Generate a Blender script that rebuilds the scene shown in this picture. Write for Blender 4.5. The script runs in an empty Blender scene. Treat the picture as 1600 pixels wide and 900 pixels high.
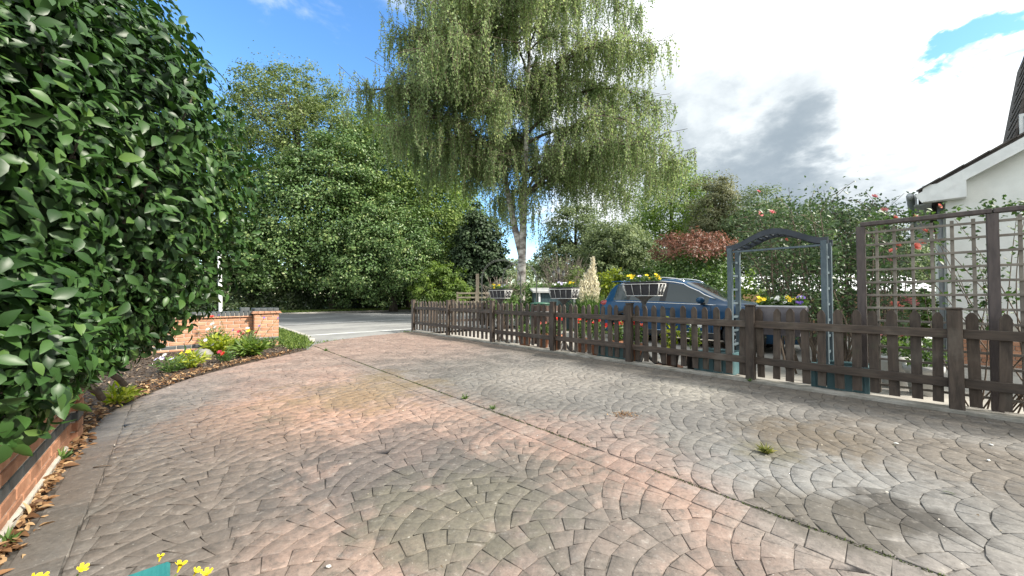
import bpy, bmesh, math, random
import numpy as np
from mathutils import Vector, Matrix
random.seed(7)
RNG = np.random.default_rng(11)
R = math.radians
SC = bpy.context.scene
COL = SC.collection

# ------------------------------------------------------------------ camera
CAMH, FPX = 1.10, 577.8
cam_d = bpy.data.cameras.new('camera'); cam = bpy.data.objects.new('camera', cam_d); COL.objects.link(cam)
cam_d.lens = 13.0; cam_d.sensor_width = 36.0; cam_d.clip_start = 0.02; cam_d.clip_end = 3000
cam.location = (0, 0, CAMH); cam.rotation_euler = (R(90 + 1.29), 0, 0)
SC.camera = cam

# ------------------------------------------------------------------ world, sun, exposure
SUN_EL, SUN_AZ = 38.0, 112.0            # azimuth clockwise from +Y
SUN_STRENGTH, SUN_ANGLE = 3.1, 5.0
SKY_STRENGTH = 0.13
EXPOSURE = 1.48
SC.view_settings.view_transform = 'Standard'; SC.view_settings.look = 'None'
SC.view_settings.exposure = EXPOSURE; SC.view_settings.gamma = 1.0
SC.view_settings.use_curve_mapping = False
sd = (math.cos(R(SUN_EL)) * math.sin(R(SUN_AZ)), math.cos(R(SUN_EL)) * math.cos(R(SUN_AZ)), math.sin(R(SUN_EL)))
sl = bpy.data.lights.new('sun', 'SUN'); so = bpy.data.objects.new('sun', sl); COL.objects.link(so)
sl.energy = SUN_STRENGTH; sl.angle = R(SUN_ANGLE); sl.color = (1.0, 0.93, 0.82)
so.rotation_euler = Vector(sd).to_track_quat('Z', 'Y').to_euler(); so.location = (20, -5, 30)

class NT:
    """tiny node-tree helper"""
    def __init__(s, tree): s.t = tree; s.n = tree.nodes; s.l = tree.links
    def add(s, kind, **kw):
        n = s.n.new(kind)
        for k, v in kw.items(): setattr(n, k, v)
        return n
    def link(s, a, b): s.l.new(a, b)
    def setin(s, node, key, v):
        if hasattr(v, 'is_output') or isinstance(v, bpy.types.NodeSocket): s.link(v, node.inputs[key])
        else: node.inputs[key].default_value = v
    def math(s, op, a, b=None, c=None, clamp=False):
        n = s.add('ShaderNodeMath', operation=op, use_clamp=clamp)
        s.setin(n, 0, a)
        if b is not None: s.setin(n, 1, b)
        if c is not None: s.setin(n, 2, c)
        return n.outputs[0]
    def vmath(s, op, a, b=None):
        n = s.add('ShaderNodeVectorMath', operation=op); s.setin(n, 0, a)
        if b is not None: s.setin(n, 1, b)
        return n.outputs['Value'] if op in ('DOT_PRODUCT', 'LENGTH', 'DISTANCE') else n.outputs[0]
    def smooth(s, x, lo, hi):
        n = s.add('ShaderNodeMapRange', interpolation_type='SMOOTHSTEP')
        s.setin(n, 0, x); n.inputs[1].default_value = lo; n.inputs[2].default_value = hi
        return n.outputs[0]
    def noise(s, vec, scale, detail=4, rough=.5, dist=0.0, color=False, dim='3D', w=0):
        n = s.add('ShaderNodeTexNoise', noise_dimensions=dim)
        if vec is not None: s.link(vec, n.inputs['Vector'])
        n.inputs['Scale'].default_value = scale; n.inputs['Detail'].default_value = detail
        n.inputs['Roughness'].default_value = rough; n.inputs['Distortion'].default_value = dist
        if dim == '4D': n.inputs['W'].default_value = w
        return n.outputs['Color' if color else 'Fac']
    def mix(s, f, a, b):
        n = s.add('ShaderNodeMix', data_type='RGBA')
        s.setin(n, 0, f)
        for i, v in ((6, a), (7, b)):
            if isinstance(v, (tuple, list)): v = tuple(v) + (1,) if len(v) == 3 else tuple(v)
            s.setin(n, i, v)
        return n.outputs[2]

W = bpy.data.worlds.new('World'); SC.world = W; W.use_nodes = True
nt = NT(W.node_tree); nt.n.clear()
wout = nt.add('ShaderNodeOutputWorld'); bg = nt.add('ShaderNodeBackground')
sky = nt.add('ShaderNodeTexSky', sky_type='NISHITA'); sky.sun_disc = False
sky.sun_elevation = R(SUN_EL); sky.sun_rotation = R(SUN_AZ); sky.air_density = 1.0; sky.dust_density = 0.4; sky.ozone_density = 2.0
hs = nt.add('ShaderNodeHueSaturation'); hs.inputs['Saturation'].default_value = 1.22; hs.inputs['Value'].default_value = 1.0
nt.link(sky.outputs[0], hs.inputs['Color'])
tc = nt.add('ShaderNodeTexCoord'); d = tc.outputs['Generated']
sx = nt.add('ShaderNodeSeparateXYZ'); nt.link(d, sx.inputs[0])
zz = nt.math('ADD', nt.math('MAXIMUM', sx.outputs[2], 0.0), 0.30)
cv = nt.add('ShaderNodeCombineXYZ')
nt.link(nt.math('DIVIDE', sx.outputs[0], zz), cv.inputs[0]); nt.link(nt.math('DIVIDE', sx.outputs[1], zz), cv.inputs[1])
p = cv.outputs[0]
def sdir(px, py):
    v = Vector(((px - 800) / FPX, 1.0, (463 - py) / FPX)).normalized(); return tuple(v)
wn = nt.noise(p, 1.7, 7, .58, .2, color=True, dim='4D', w=2.2)
wn2 = nt.noise(p, 7.0, 6, .6, .2, color=True, dim='4D', w=4.4)
wv = nt.vmath('ADD', nt.vmath('SUBTRACT', wn, (.5, .5, .5)), nt.vmath('MULTIPLY', nt.vmath('SUBTRACT', wn2, (.5, .5, .5)), (.45, .45, .45))); sc_ = nt.add('ShaderNodeVectorMath', operation='SCALE'); nt.link(wv, sc_.inputs[0]); sc_.inputs['Scale'].default_value = .42
dw = nt.vmath('NORMALIZE', nt.vmath('ADD', d, sc_.outputs[0]))
def lobe(px, py, deg, soft=.5):
    return nt.smooth(nt.vmath('DOT_PRODUCT', dw, sdir(px, py)), math.cos(R(deg * (1 + soft))), math.cos(R(deg * (1 - soft))))
def total(items):
    o_ = None
    for w_, n_ in items:
        t_ = nt.math('MULTIPLY', n_, w_); o_ = t_ if o_ is None else nt.math('ADD', o_, t_)
    return o_
n1 = nt.noise(p, 1.35, 9, .58, .25, dim='4D', w=3.1)
n2 = nt.noise(p, 1.9, 8, .55, .4, dim='4D', w=7.7)
az = nt.vmath('DOT_PRODUCT', d, (0.83, 0.55, 0.0))
clear = nt.smooth(nt.vmath('DOT_PRODUCT', d, (-0.62, 0.78, -.1)), 0.42, 0.80)
cover = nt.math('SUBTRACT', 1.0, clear)
low = nt.smooth(sx.outputs[2], 0.50, 0.05)
n3 = nt.noise(p, 5.5, 8, .62, .3, dim='4D', w=1.7)
amt = nt.math('ADD', nt.math('MULTIPLY', nt.math('SUBTRACT', n1, .5), 1.7), nt.math('MULTIPLY', nt.math('SUBTRACT', n3, .5), 1.0))
amt = nt.math('ADD', nt.math('ADD', amt, .33), nt.math('MULTIPLY', cover, 0.82))
amt = nt.math('ADD', amt, nt.math('MULTIPLY', nt.math('MULTIPLY', low, 0.10), nt.smooth(az, 0.1, 0.6)))
amt = nt.math('ADD', amt, total([(-.60, lobe(1555, 50, 2.6, .95)), (-.55, lobe(1485, 105, 1.7, .95)), (-.55, lobe(1565, 150, 1.5, .95)), (-.6, lobe(1175, -8, 2.4, .9)), (.4, lobe(1150, 80, 6, .9)), (.3, lobe(1350, 220, 12, .6)), (-.30, lobe(1420, 285, 4.5, .9))]))
alpha = nt.smooth(amt, 0.46, 0.90)
bright = total([(.78, lobe(1350, 190, 12, .6)), (.62, lobe(1120, 40, 9, .5)), (.45, lobe(1480, 220, 9, .5)), (.35, lobe(1490, 40, 9)), (-.45, lobe(1190, 130, 4.4, .9)), (-.40, lobe(1270, 95, 4.2, .9)), (-.38, lobe(1350, 45, 4.5, .9)), (-.3, lobe(1400, -20, 6, .9)), (-.55, lobe(1100, 200, 7, .8)), (-.75, lobe(1190, 285, 6, .9)), (-.85, lobe(1400, 300, 7, .9)), (-.6, lobe(1290, 285, 6, .9)), (-.3, lobe(1060, 120, 4, .9))])
bright = nt.math('ADD', bright, nt.math('ADD', nt.math('MULTIPLY', nt.math('SUBTRACT', n2, .5), 1.6), nt.math('MULTIPLY', nt.math('SUBTRACT', n3, .5), 1.1)))
bright = nt.math('ADD', bright, nt.math('MULTIPLY', nt.smooth(az, .85, -.2), .5), clamp=False)
ccol = nt.mix(nt.smooth(bright, -1.15, 1.05), (1.15, 1.38, 1.58), (4.5, 4.65, 4.65))
skyc = nt.mix(alpha, hs.outputs[0], ccol)
nt.link(skyc, bg.inputs[0]); bg.inputs[1].default_value = SKY_STRENGTH
nt.link(bg.outputs[0], wout.inputs[0])

# ------------------------------------------------------------------ frames of reference
UX, UY = -0.67, 0.742      # along the drive, away towards the road
NX, NY = 0.742, 0.67       # across the drive, towards the neighbour
def AB(a, b, z=0.0): return Vector((UX * a + NX * b, UY * a + NY * b, z))
ROT = math.atan2(-UY, -UX)  # local +x = towards the house end (-U), local +y = N
def XP(px, z): return (px - 800) / FPX * z
def HT(py, z): return CAMH + (463 - py) / FPX * z

# ------------------------------------------------------------------ materials
def bsdf_mat(name):
    m = bpy.data.materials.new(name); m.use_nodes = True
    n = NT(m.node_tree); b = m.node_tree.nodes['Principled BSDF']
    return m, n, b
def pmat(name, c1, c2=None, scale=8.0, rough=.6, metal=0.0, bump=0.0, bscale=None, coat=0.0, spec=.5, detail=5, world=False, random_tint=0.0, fine=0.0, stretch=None):
    m, n, b = bsdf_mat(name)
    src = n.add('ShaderNodeNewGeometry').outputs['Position'] if world else n.add('ShaderNodeTexCoord').outputs['Object']
    if stretch:
        mp = n.add('ShaderNodeMapping'); n.link(src, mp.inputs[0]); mp.inputs['Scale'].default_value = stretch; src = mp.outputs[0]
    c = None
    if c2 is not None:
        c = n.mix(n.smooth(n.noise(src, scale, detail, .6), .34, .66), c1, c2)
    else:
        c = n.mix(0.0, c1, c1)
    if random_tint:
        oi = n.add('ShaderNodeObjectInfo')
        h = n.add('ShaderNodeHueSaturation'); n.link(c, h.inputs['Color'])
        n.link(n.math('ADD', n.math('MULTIPLY', oi.outputs['Random'], random_tint * 2), 1 - random_tint), h.inputs['Value'])
        c = h.outputs[0]
    if fine:
        h = n.add('ShaderNodeHueSaturation'); n.link(c, h.inputs['Color'])
        n.link(n.math('ADD', n.math('MULTIPLY', n.noise(src, scale * 9, 3, .6), fine * 2), 1 - fine), h.inputs['Value']); c = h.outputs[0]
    n.link(c, b.inputs['Base Color'])
    b.inputs['Roughness'].default_value = rough; b.inputs['Metallic'].default_value = metal
    b.inputs['Coat Weight'].default_value = coat; b.inputs['Coat Roughness'].default_value = .05
    b.inputs['Specular IOR Level'].default_value = spec
    if bump:
        bp = n.add('ShaderNodeBump'); bp.inputs['Strength'].default_value = bump; bp.inputs['Distance'].default_value = .01
        n.link(n.noise(src, bscale or scale * 6, 5, .65), bp.inputs['Height']); n.link(bp.outputs[0], b.inputs['Normal'])
    return m
def leafmat(name, dark, mid, light, rough=.5, transl=.25, spec=.4, coat=0.0):
    m, n, b = bsdf_mat(name)
    at = n.add('ShaderNodeAttribute', attribute_name='tint')
    f = at.outputs['Fac']
    c = n.mix(n.smooth(f, 0.0, 0.55), dark, mid); c = n.mix(n.smooth(f, 0.5, 1.0), c, light)
    n.link(c, b.inputs['Base Color']); b.inputs['Roughness'].default_value = rough
    b.inputs['Specular IOR Level'].default_value = spec; b.inputs['Coat Weight'].default_value = coat; b.inputs['Coat Roughness'].default_value = .12
    tr = n.add('ShaderNodeBsdfTranslucent'); h = n.add('ShaderNodeHueSaturation')
    h.inputs['Hue'].default_value = .495; h.inputs['Saturation'].default_value = 1.15; h.inputs['Value'].default_value = 1.6
    n.link(c, h.inputs['Color']); n.link(h.outputs[0], tr.inputs[0])
    mx = n.add('ShaderNodeMixShader'); mx.inputs[0].default_value = transl
    n.link(b.outputs[0], mx.inputs[1]); n.link(tr.outputs[0], mx.inputs[2])
    n.link(mx.outputs[0], m.node_tree.nodes['Material Output'].inputs[0])
    return m

# ------------------------------------------------------------------ object helpers
def tag(o, label=None, cat=None, group=None, kind=None):
    if label: o['label'] = label
    if cat: o['category'] = cat
    if group: o['group'] = group
    if kind: o['kind'] = kind
    return o
def thing(name, label, cat, loc=(0, 0, 0), rz=0.0, group=None):
    o = bpy.data.objects.new(name, None); o.empty_display_size = .1; COL.objects.link(o)
    o.location = loc; o.rotation_euler = (0, 0, rz)
    return tag(o, label, cat, group)
def copy_tree(o, parent=None):
    c = o.copy(); COL.objects.link(c)
    if parent is not None: c.parent = parent
    for ch in list(o.children): copy_tree(ch, c)
    return c
def np_mesh(name, V, F, mat, smooth=False, tint=None):
    me = bpy.data.meshes.new(name)
    V = np.asarray(V, np.float32); F = np.asarray(F, np.int32); k = F.shape[1]
    me.vertices.add(len(V)); me.vertices.foreach_set('co', V.ravel())
    me.loops.add(F.size); me.polygons.add(len(F))
    me.polygons.foreach_set('loop_start', np.arange(0, F.size, k, dtype=np.int32))
    me.loops.foreach_set('vertex_index', F.ravel())
    if smooth: me.polygons.foreach_set('use_smooth', np.ones(len(F), bool))
    me.update(calc_edges=True)
    if tint is not None:
        at = me.attributes.new('tint', 'FLOAT', 'POINT'); at.data.foreach_set('value', np.asarray(tint, np.float32))
    me.materials.append(mat)
    return me
def link_mesh(name, me, parent=None, loc=(0, 0, 0), rz=0.0):
    o = bpy.data.objects.new(name, me); COL.objects.link(o); o.parent = parent; o.location = loc; o.rotation_euler = (0, 0, rz)
    return o
class MB:
    """collects faces of one mesh"""
    def __init__(s): s.v = []; s.f = []; s.sm = []
    def add(s, vs, fs, smooth=False):
        b = len(s.v); s.v += [tuple(v) for v in vs]
        for f in fs: s.f.append(tuple(i + b for i in f)); s.sm.append(smooth)
        return s
    def box(s, c, size, rz=0.0, bevel=0.0, rot=None, taper=1.0):
        hx, hy, hz = size[0] / 2, size[1] / 2, size[2] / 2
        M = rot if rot is not None else Matrix.Rotation(rz, 3, 'Z')
        bv = min(bevel, hx * .9, hy * .9, hz * .9)
        c = Vector(c)
        if bv <= 0:
            vs = [Vector((x * hx * (taper if z < 0 else 1), y * hy * (taper if z < 0 else 1), z * hz)) for z in (-1, 1) for (x, y) in ((-1, -1), (1, -1), (1, 1), (-1, 1))]
            fs = [(3, 2, 1, 0), (4, 5, 6, 7), (0, 1, 5, 4), (1, 2, 6, 5), (2, 3, 7, 6), (3, 0, 4, 7)]
        else:
            vs = []
            for z, ins in ((-hz, bv), (-hz + bv, 0), (hz - bv, 0), (hz, bv)):
                for (x, y) in ((-1, -1), (1, -1), (1, 1), (-1, 1)):
                    if ins: vs.append(Vector((x * (hx - bv), y * (hy - bv), z)))
                    else:
                        vs.append(Vector((x * (hx - bv) if True else 0, y * hy, z))); vs.append(Vector((x * hx, y * (hy - bv), z)))
            # ring layouts: bottom 4, ring 8, ring 8, top 4
            ring = [1, 0, 2, 3, 5, 4, 6, 7]
            B = list(range(0, 4)); r1 = [4 + i for i in ring]; r2 = [12 + i for i in ring]; T = list(range(20, 24))
            fs = [tuple(reversed(B)), tuple(T)]
            for i in range(8): fs.append((r1[i], r1[(i + 1) % 8], r2[(i + 1) % 8], r2[i]))
            # ring order: corner0 (y-face, x-face), corner1 (x-face, y-face) ...
            own = [0, 0, 1, 1, 2, 2, 3, 3]
            for i in range(8):
                j = (i + 1) % 8
                a, b2 = own[i], own[j]
                if a == b2: fs.append((B[a], r1[j], r1[i])); fs.append((T[a], r2[i], r2[j]))
                else: fs.append((B[a], B[b2], r1[j], r1[i])); fs.append((T[b2], T[a], r2[i], r2[j]))
        return s.add([c + M @ v for v in vs], fs)
    def tube(s, pts, rad, n=8, cap=True, smooth=True):
        pts = [Vector(p) for p in pts]
        if not hasattr(rad, '__len__'): rad = [rad] * len(pts)
        rings = []; prev = None
        for i, p in enumerate(pts):
            t = (pts[min(i + 1, len(pts) - 1)] - pts[max(i - 1, 0)])
            t = t.normalized() if t.length > 1e-9 else Vector((0, 0, 1))
            if prev is None: x = t.orthogonal().normalized()
            else:
                x = prev - t * prev.dot(t); x = x.normalized() if x.length > 1e-6 else t.orthogonal().normalized()
            prev = x; y = t.cross(x)
            rings.append([p + (x * math.cos(2 * math.pi * k / n) + y * math.sin(2 * math.pi * k / n)) * rad[i] for k in range(n)])
        vs = [v for r in rings for v in r]; fs = []
        for i in range(len(pts) - 1):
            for k in range(n): fs.append((i * n + k, i * n + (k + 1) % n, (i + 1) * n + (k + 1) % n, (i + 1) * n + k))
        if cap: fs.append(tuple(reversed(range(n)))); fs.append(tuple((len(pts) - 1) * n + k for k in range(n)))
        return s.add(vs, fs, smooth)
    def lathe(s, prof, n=16, c=(0, 0, 0), axis='z', smooth=True):
        vs = []; fs = []; c = Vector(c)
        for (r, z) in prof:
            for k in range(n):
                a = 2 * math.pi * k / n
                q = Vector((r * math.cos(a), r * math.sin(a), z)) if axis == 'z' else Vector((r * math.cos(a), z, r * math.sin(a)))
                vs.append(c + q)
        for i in range(len(prof) - 1):
            for k in range(n):
                f = (i * n + k, i * n + (k + 1) % n, (i + 1) * n + (k + 1) % n, (i + 1) * n + k)
                fs.append(f if axis == 'z' else tuple(reversed(f)))
        return s.add(vs, fs, smooth)
    def prism(s, poly, h0, h1, smooth=False):
        """poly list of (x,y) ccw, extruded in z"""
        n = len(poly); vs = [(x, y, h0) for x, y in poly] + [(x, y, h1) for x, y in poly]
        fs = [tuple(reversed(range(n))), tuple(range(n, 2 * n))] + [(i, (i + 1) % n, n + (i + 1) % n, n + i) for i in range(n)]
        return s.add(vs, fs, smooth)
    def blob(s, c, r, n=10, m=7, jitter=0.0):
        vs = []; fs = []
        r = (r, r, r) if not hasattr(r, '__len__') else r
        for i in range(m + 1):
            th = math.pi * i / m
            for k in range(n):
                ph = 2 * math.pi * k / n; j = 1 + random.uniform(-jitter, jitter)
                vs.append((c[0] + r[0] * math.sin(th) * math.cos(ph) * j, c[1] + r[1] * math.sin(th) * math.sin(ph) * j, c[2] + r[2] * math.cos(th) * j))
        for i in range(m):
            for k in range(n): fs.append((i * n + k, (i + 1) * n + k, (i + 1) * n + (k + 1) % n, i * n + (k + 1) % n))
        return s.add(vs, fs, True)
    def mesh(s, name, mat):
        me = bpy.data.meshes.new(name); me.from_pydata(s.v, [], s.f)
        me.polygons.foreach_set('use_smooth', s.sm); me.materials.append(mat); me.update()
        return me
    def build(s, name, mat, parent=None, loc=(0, 0, 0), rz=0.0, label=None):
        o = link_mesh(name, s.mesh(name, mat), parent, loc, rz)
        if label: o['label'] = label
        return o
def unit(v):
    return v / np.maximum(np.linalg.norm(v, axis=-1, keepdims=True), 1e-9)
def rdir(n): return unit(RNG.normal(size=(n, 3)))
def leaf_mesh(name, mat, P, D, Nn, L, Wd, tint, kind='fold', droop=.25, fold=.12):
    """P base points, D length direction, Nn face normal, L length, Wd width"""
    P = np.asarray(P, float); n = len(P)
    D = unit(D); Nn = unit(Nn - D * np.sum(Nn * D, 1, keepdims=True)); S = np.cross(D, Nn)
    L = np.broadcast_to(np.asarray(L, float), (n,))[:, None]; Wd = np.broadcast_to(np.asarray(Wd, float), (n,))[:, None]
    if kind == 'fold':
        v0 = P; v1 = P + D * L * .45 + S * Wd * .5 + Nn * L * fold; v2 = P + D * L - Nn * L * .1; v3 = P + D * L * .45 - S * Wd * .5 + Nn * L * fold
        V = np.stack([v0, v1, v2, v3], 1).reshape(-1, 3); b = np.arange(n)[:, None] * 4
        F = np.concatenate([b + np.array([[0, 1, 2]]), b + np.array([[0, 2, 3]])], 0); k = 4
        return np_mesh(name, V, F, mat, False, np.repeat(tint, k))
    ts = np.array([0, .12, .34, .6, .84, 1.0]); ws = np.array([.03, .5, .98, .92, .45, .0])
    rows = []
    for t, w in zip(ts, ws):
        mid = P + D * L * t - Nn * L * droop * t * t
        up = Nn * Wd * w * fold
        rows += [mid + S * Wd * .5 * w + up, mid, mid - S * Wd * .5 * w + up]
    V = np.stack(rows, 1).reshape(-1, 3); k = 18; b = np.arange(n)[:, None] * k
    fl = []
    for i in range(5):
        for j in range(2):
            q = i * 3 + j; fl.append([q, q + 3, q + 4, q + 1])
    F = (b[:, None, :] + np.array(fl)[None]).reshape(-1, 4)
    return np_mesh(name, V, F, mat, True, np.repeat(tint, k))

def curve_pts(p0, p1, p2, n=6):
    p0, p1, p2 = Vector(p0), Vector(p1), Vector(p2)
    return [(p0 * (1 - t) ** 2 + p1 * 2 * t * (1 - t) + p2 * t * t) for t in [i / n for i in range(n + 1)]]

# ================================================================== SETTING
# ---- driveway (stamped fan-pattern paving)
def bmin(a):      # left edge of the paving (wall strip, then the flower bed)
    return float(np.interp(a, [-9, 4.7, 5.24, 6.0, 6.61, 7.2, 7.76, 8.45, 9.3, 10.2], [-.50, -.50, -.45, -.17, .14, .62, 1.2, 2.0, 2.3, 3.3]))
def amax(b):
    return float(np.interp(b, [-1, 2.0, 2.3, 2.7, 3.1, 4.2, 5.5], [8.6, 8.6, 9.3, 9.75, 10.0, 10.4, 10.72]))
def drive_material(name, joint=False):
    m, n, b = bsdf_mat(name)
    pos = n.add('ShaderNodeNewGeometry').outputs['Position']
    at = n.add('ShaderNodeAttribute', attribute_name='tint').outputs['Fac']
    nz = n.noise(pos, .75, 6, .62, .6); nm = n.noise(pos, 2.6, 6, .65); nf = n.noise(pos, 42, 5, .7); nb = n.noise(pos, 9, 4, .6)
    warp = n.math('ADD', n.math('MULTIPLY', n.math('SUBTRACT', nz, .5), 2.4), n.math('MULTIPLY', n.math('SUBTRACT', nb, .5), 1.1))
    warp = n.math('ADD', warp, n.math('MULTIPLY', n.math('SUBTRACT', nm, .5), 1.9))
    if not joint: warp = n.math('ADD', warp, n.math('MULTIPLY', n.math('SUBTRACT', at, .5), .3))
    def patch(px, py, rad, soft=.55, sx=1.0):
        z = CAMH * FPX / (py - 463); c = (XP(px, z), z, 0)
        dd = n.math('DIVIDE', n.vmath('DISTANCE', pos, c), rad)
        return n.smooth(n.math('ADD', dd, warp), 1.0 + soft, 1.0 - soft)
    grey = n.mix(n.smooth(nm, .3, .7), (.100, .094, .087), (.188, .179, .166))
    pink = n.mix(n.smooth(nm, .3, .7), (.270, .176, .142), (.400, .270, .217))
    # wear: the left lane keeps its red dye, the right lane is bleached grey
    bb = n.vmath('DOT_PRODUCT', pos, (NX, NY, 0)); aa = n.vmath('DOT_PRODUCT', pos, (UX, UY, 0))
    left = n.math('MULTIPLY', n.smooth(n.math('ADD', bb, n.math('MULTIPLY', warp, .25)), 2.75, 1.6), n.smooth(n.math('ADD', bb, n.math('MULTIPLY', warp, .3)), -.25, .75))
    far = n.smooth(n.math('ADD', aa, warp), 4.2, 8.0)
    pk = n.math('MAXIMUM', n.math('MULTIPLY', left, n.math('ADD', .42, n.math('MULTIPLY', n.smooth(nz, .42, .6), .45))), n.math('MULTIPLY', far, .62))
    c = n.mix(pk, grey, pink)
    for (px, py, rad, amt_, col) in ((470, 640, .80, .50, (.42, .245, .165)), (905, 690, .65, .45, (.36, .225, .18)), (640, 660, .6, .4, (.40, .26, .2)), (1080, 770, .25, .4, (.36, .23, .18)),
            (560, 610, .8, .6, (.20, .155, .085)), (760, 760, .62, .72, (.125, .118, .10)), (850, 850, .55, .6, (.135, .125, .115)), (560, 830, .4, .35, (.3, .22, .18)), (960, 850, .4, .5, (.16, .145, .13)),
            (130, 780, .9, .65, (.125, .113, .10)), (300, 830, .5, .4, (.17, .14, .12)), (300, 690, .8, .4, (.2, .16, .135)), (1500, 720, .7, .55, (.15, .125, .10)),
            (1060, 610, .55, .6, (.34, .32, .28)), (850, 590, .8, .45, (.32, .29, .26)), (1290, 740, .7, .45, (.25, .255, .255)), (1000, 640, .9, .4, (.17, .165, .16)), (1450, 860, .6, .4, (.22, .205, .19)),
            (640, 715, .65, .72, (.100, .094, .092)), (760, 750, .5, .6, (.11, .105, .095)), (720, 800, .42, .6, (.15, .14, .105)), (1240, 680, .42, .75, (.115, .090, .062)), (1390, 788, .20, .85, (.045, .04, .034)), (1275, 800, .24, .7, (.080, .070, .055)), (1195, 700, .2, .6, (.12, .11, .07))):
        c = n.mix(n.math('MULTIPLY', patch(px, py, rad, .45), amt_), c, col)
    edge = n.smooth(n.math('ADD', bb, n.math('MULTIPLY', warp, .22)), 4.55, 5.35)
    c = n.mix(n.math('MULTIPLY', edge, .75), c, (.145, .122, .096))
    # dark grime clouds and pale scuffs
    c = n.mix(n.math('MULTIPLY', n.smooth(n.math('ADD', n.math('MULTIPLY', nz, .5), n.math('MULTIPLY', nb, .5)), .50, .66), .55), c, (.105, .10, .096))
    ns_ = n.noise(pos, 17, 6, .72, .4)
    c = n.mix(n.math('MULTIPLY', n.smooth(ns_, .50, .66), .58), c, (.085, .08, .073))
    c = n.mix(n.math('MULTIPLY', n.smooth(ns_, .44, .30), .30), c, (.46, .43, .39))
    pit = n.noise(pos, 75, 4, .7)
    c = n.mix(n.math('MULTIPLY', n.smooth(pit, .60, .70), .60), c, (.05, .046, .04))
    c = n.mix(n.math('MULTIPLY', n.smooth(n.noise(pos, 52, 3, .6), .66, .74), .45), c, (.58, .56, .52))
    c = n.mix(n.math('MULTIPLY', n.smooth(nb, .62, .8), .30), c, (.50, .48, .45))
    h = n.add('ShaderNodeHueSaturation'); n.link(c, h.inputs['Color'])
    v = n.math('ADD', .50, n.math('MULTIPLY', nf, 1.0))
    if not joint: v = n.math('MULTIPLY', v, n.math('ADD', .92, n.math('MULTIPLY', at, .16)))
    n.link(v, h.inputs['Value']); c = h.outputs[0]
    if joint:
        dk = n.math('MULTIPLY', n.smooth(n.noise(pos, 6.5, 6, .68), .45, .62), .78)
        c = n.mix(dk, c, (.022, .020, .017))
        c = n.mix(n.math('MULTIPLY', n.smooth(n.noise(pos, 5.5, 4, .6), .62, .7), .5), c, (.05, .062, .02))
    n.link(c, b.inputs['Base Color']); b.inputs['Roughness'].default_value = .72; b.inputs['Specular IOR Level'].default_value = .35
    bp = n.add('ShaderNodeBump'); bp.inputs['Strength'].default_value = .6; bp.inputs['Distance'].default_value = .006
    n.link(n.math('ADD', n.noise(pos, 26, 6, .7), n.math('MULTIPLY', n.noise(pos, 110, 3, .6), .35)), bp.inputs['Height']); n.link(bp.outputs[0], b.inputs['Normal'])
    return m
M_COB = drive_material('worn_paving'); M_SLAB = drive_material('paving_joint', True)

slab_b = MB()
A0, A1 = -4.5, 10.0
prof = []
outer = [(-4.5, -.52)] + [(a, bmin(a) - .02) for a in np.linspace(4.6, 8.5, 16)] + [(a, b) for b, a in [(2.05, 8.62), (2.3, 9.3), (2.7, 9.75), (3.1, 10.0), (4.2, 10.4), (5.5, 10.72)]] + [(-4.5, 5.5)]
poly = [AB(a, b) for a, b in outer]
n_ = len(poly)
slab_b.add([(v.x, v.y, -.005) for v in poly] + [(v.x, v.y, -.10) for v in poly],
           [tuple(reversed(range(n_)))] + [(i, (i + 1) % n_, n_ + (i + 1) % n_, n_ + i) for i in range(n_)])
me = slab_b.mesh('driveway', M_SLAB)
bm = bmesh.new(); bm.from_mesh(me); bmesh.ops.triangulate(bm, faces=[f for f in bm.faces if len(f.verts) > 4]); bmesh.ops.recalc_face_normals(bm, faces=bm.faces); bm.to_mesh(me); bm.free()
drive = tag(link_mesh('driveway', me), 'paved driveway with a fan pattern of worn pink and grey stones', None, None, 'structure')
stones = []
def noise2(x, y): return math.sin(x * 3.1 + 1.3 * math.sin(y * 2.3)) * .5 + math.sin(y * 4.7 + x * 1.7) * .5
def add_stone(q, lo, hi):
    q = [(a, min(max(b, max(lo, bmin(a) + .004)), hi)) for a, b in q]
    q = [(min(a, amax(b)), b) for a, b in q]
    ar = 0.5 * abs(sum(q[i][0] * q[(i + 1) % 4][1] - q[(i + 1) % 4][0] * q[i][1] for i in range(4)))
    if ar < .00012: return
    ca = sum(p_[0] for p_ in q) / 4; cb = sum(p_[1] for p_ in q) / 4
    P0 = AB(ca, cb)
    if P0.y < .25 or abs(P0.x) > 1.95 * P0.y + .8: return
    if ar < .004 and random.random() < .2: pass
    stones.append((q, ca, cb))
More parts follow.
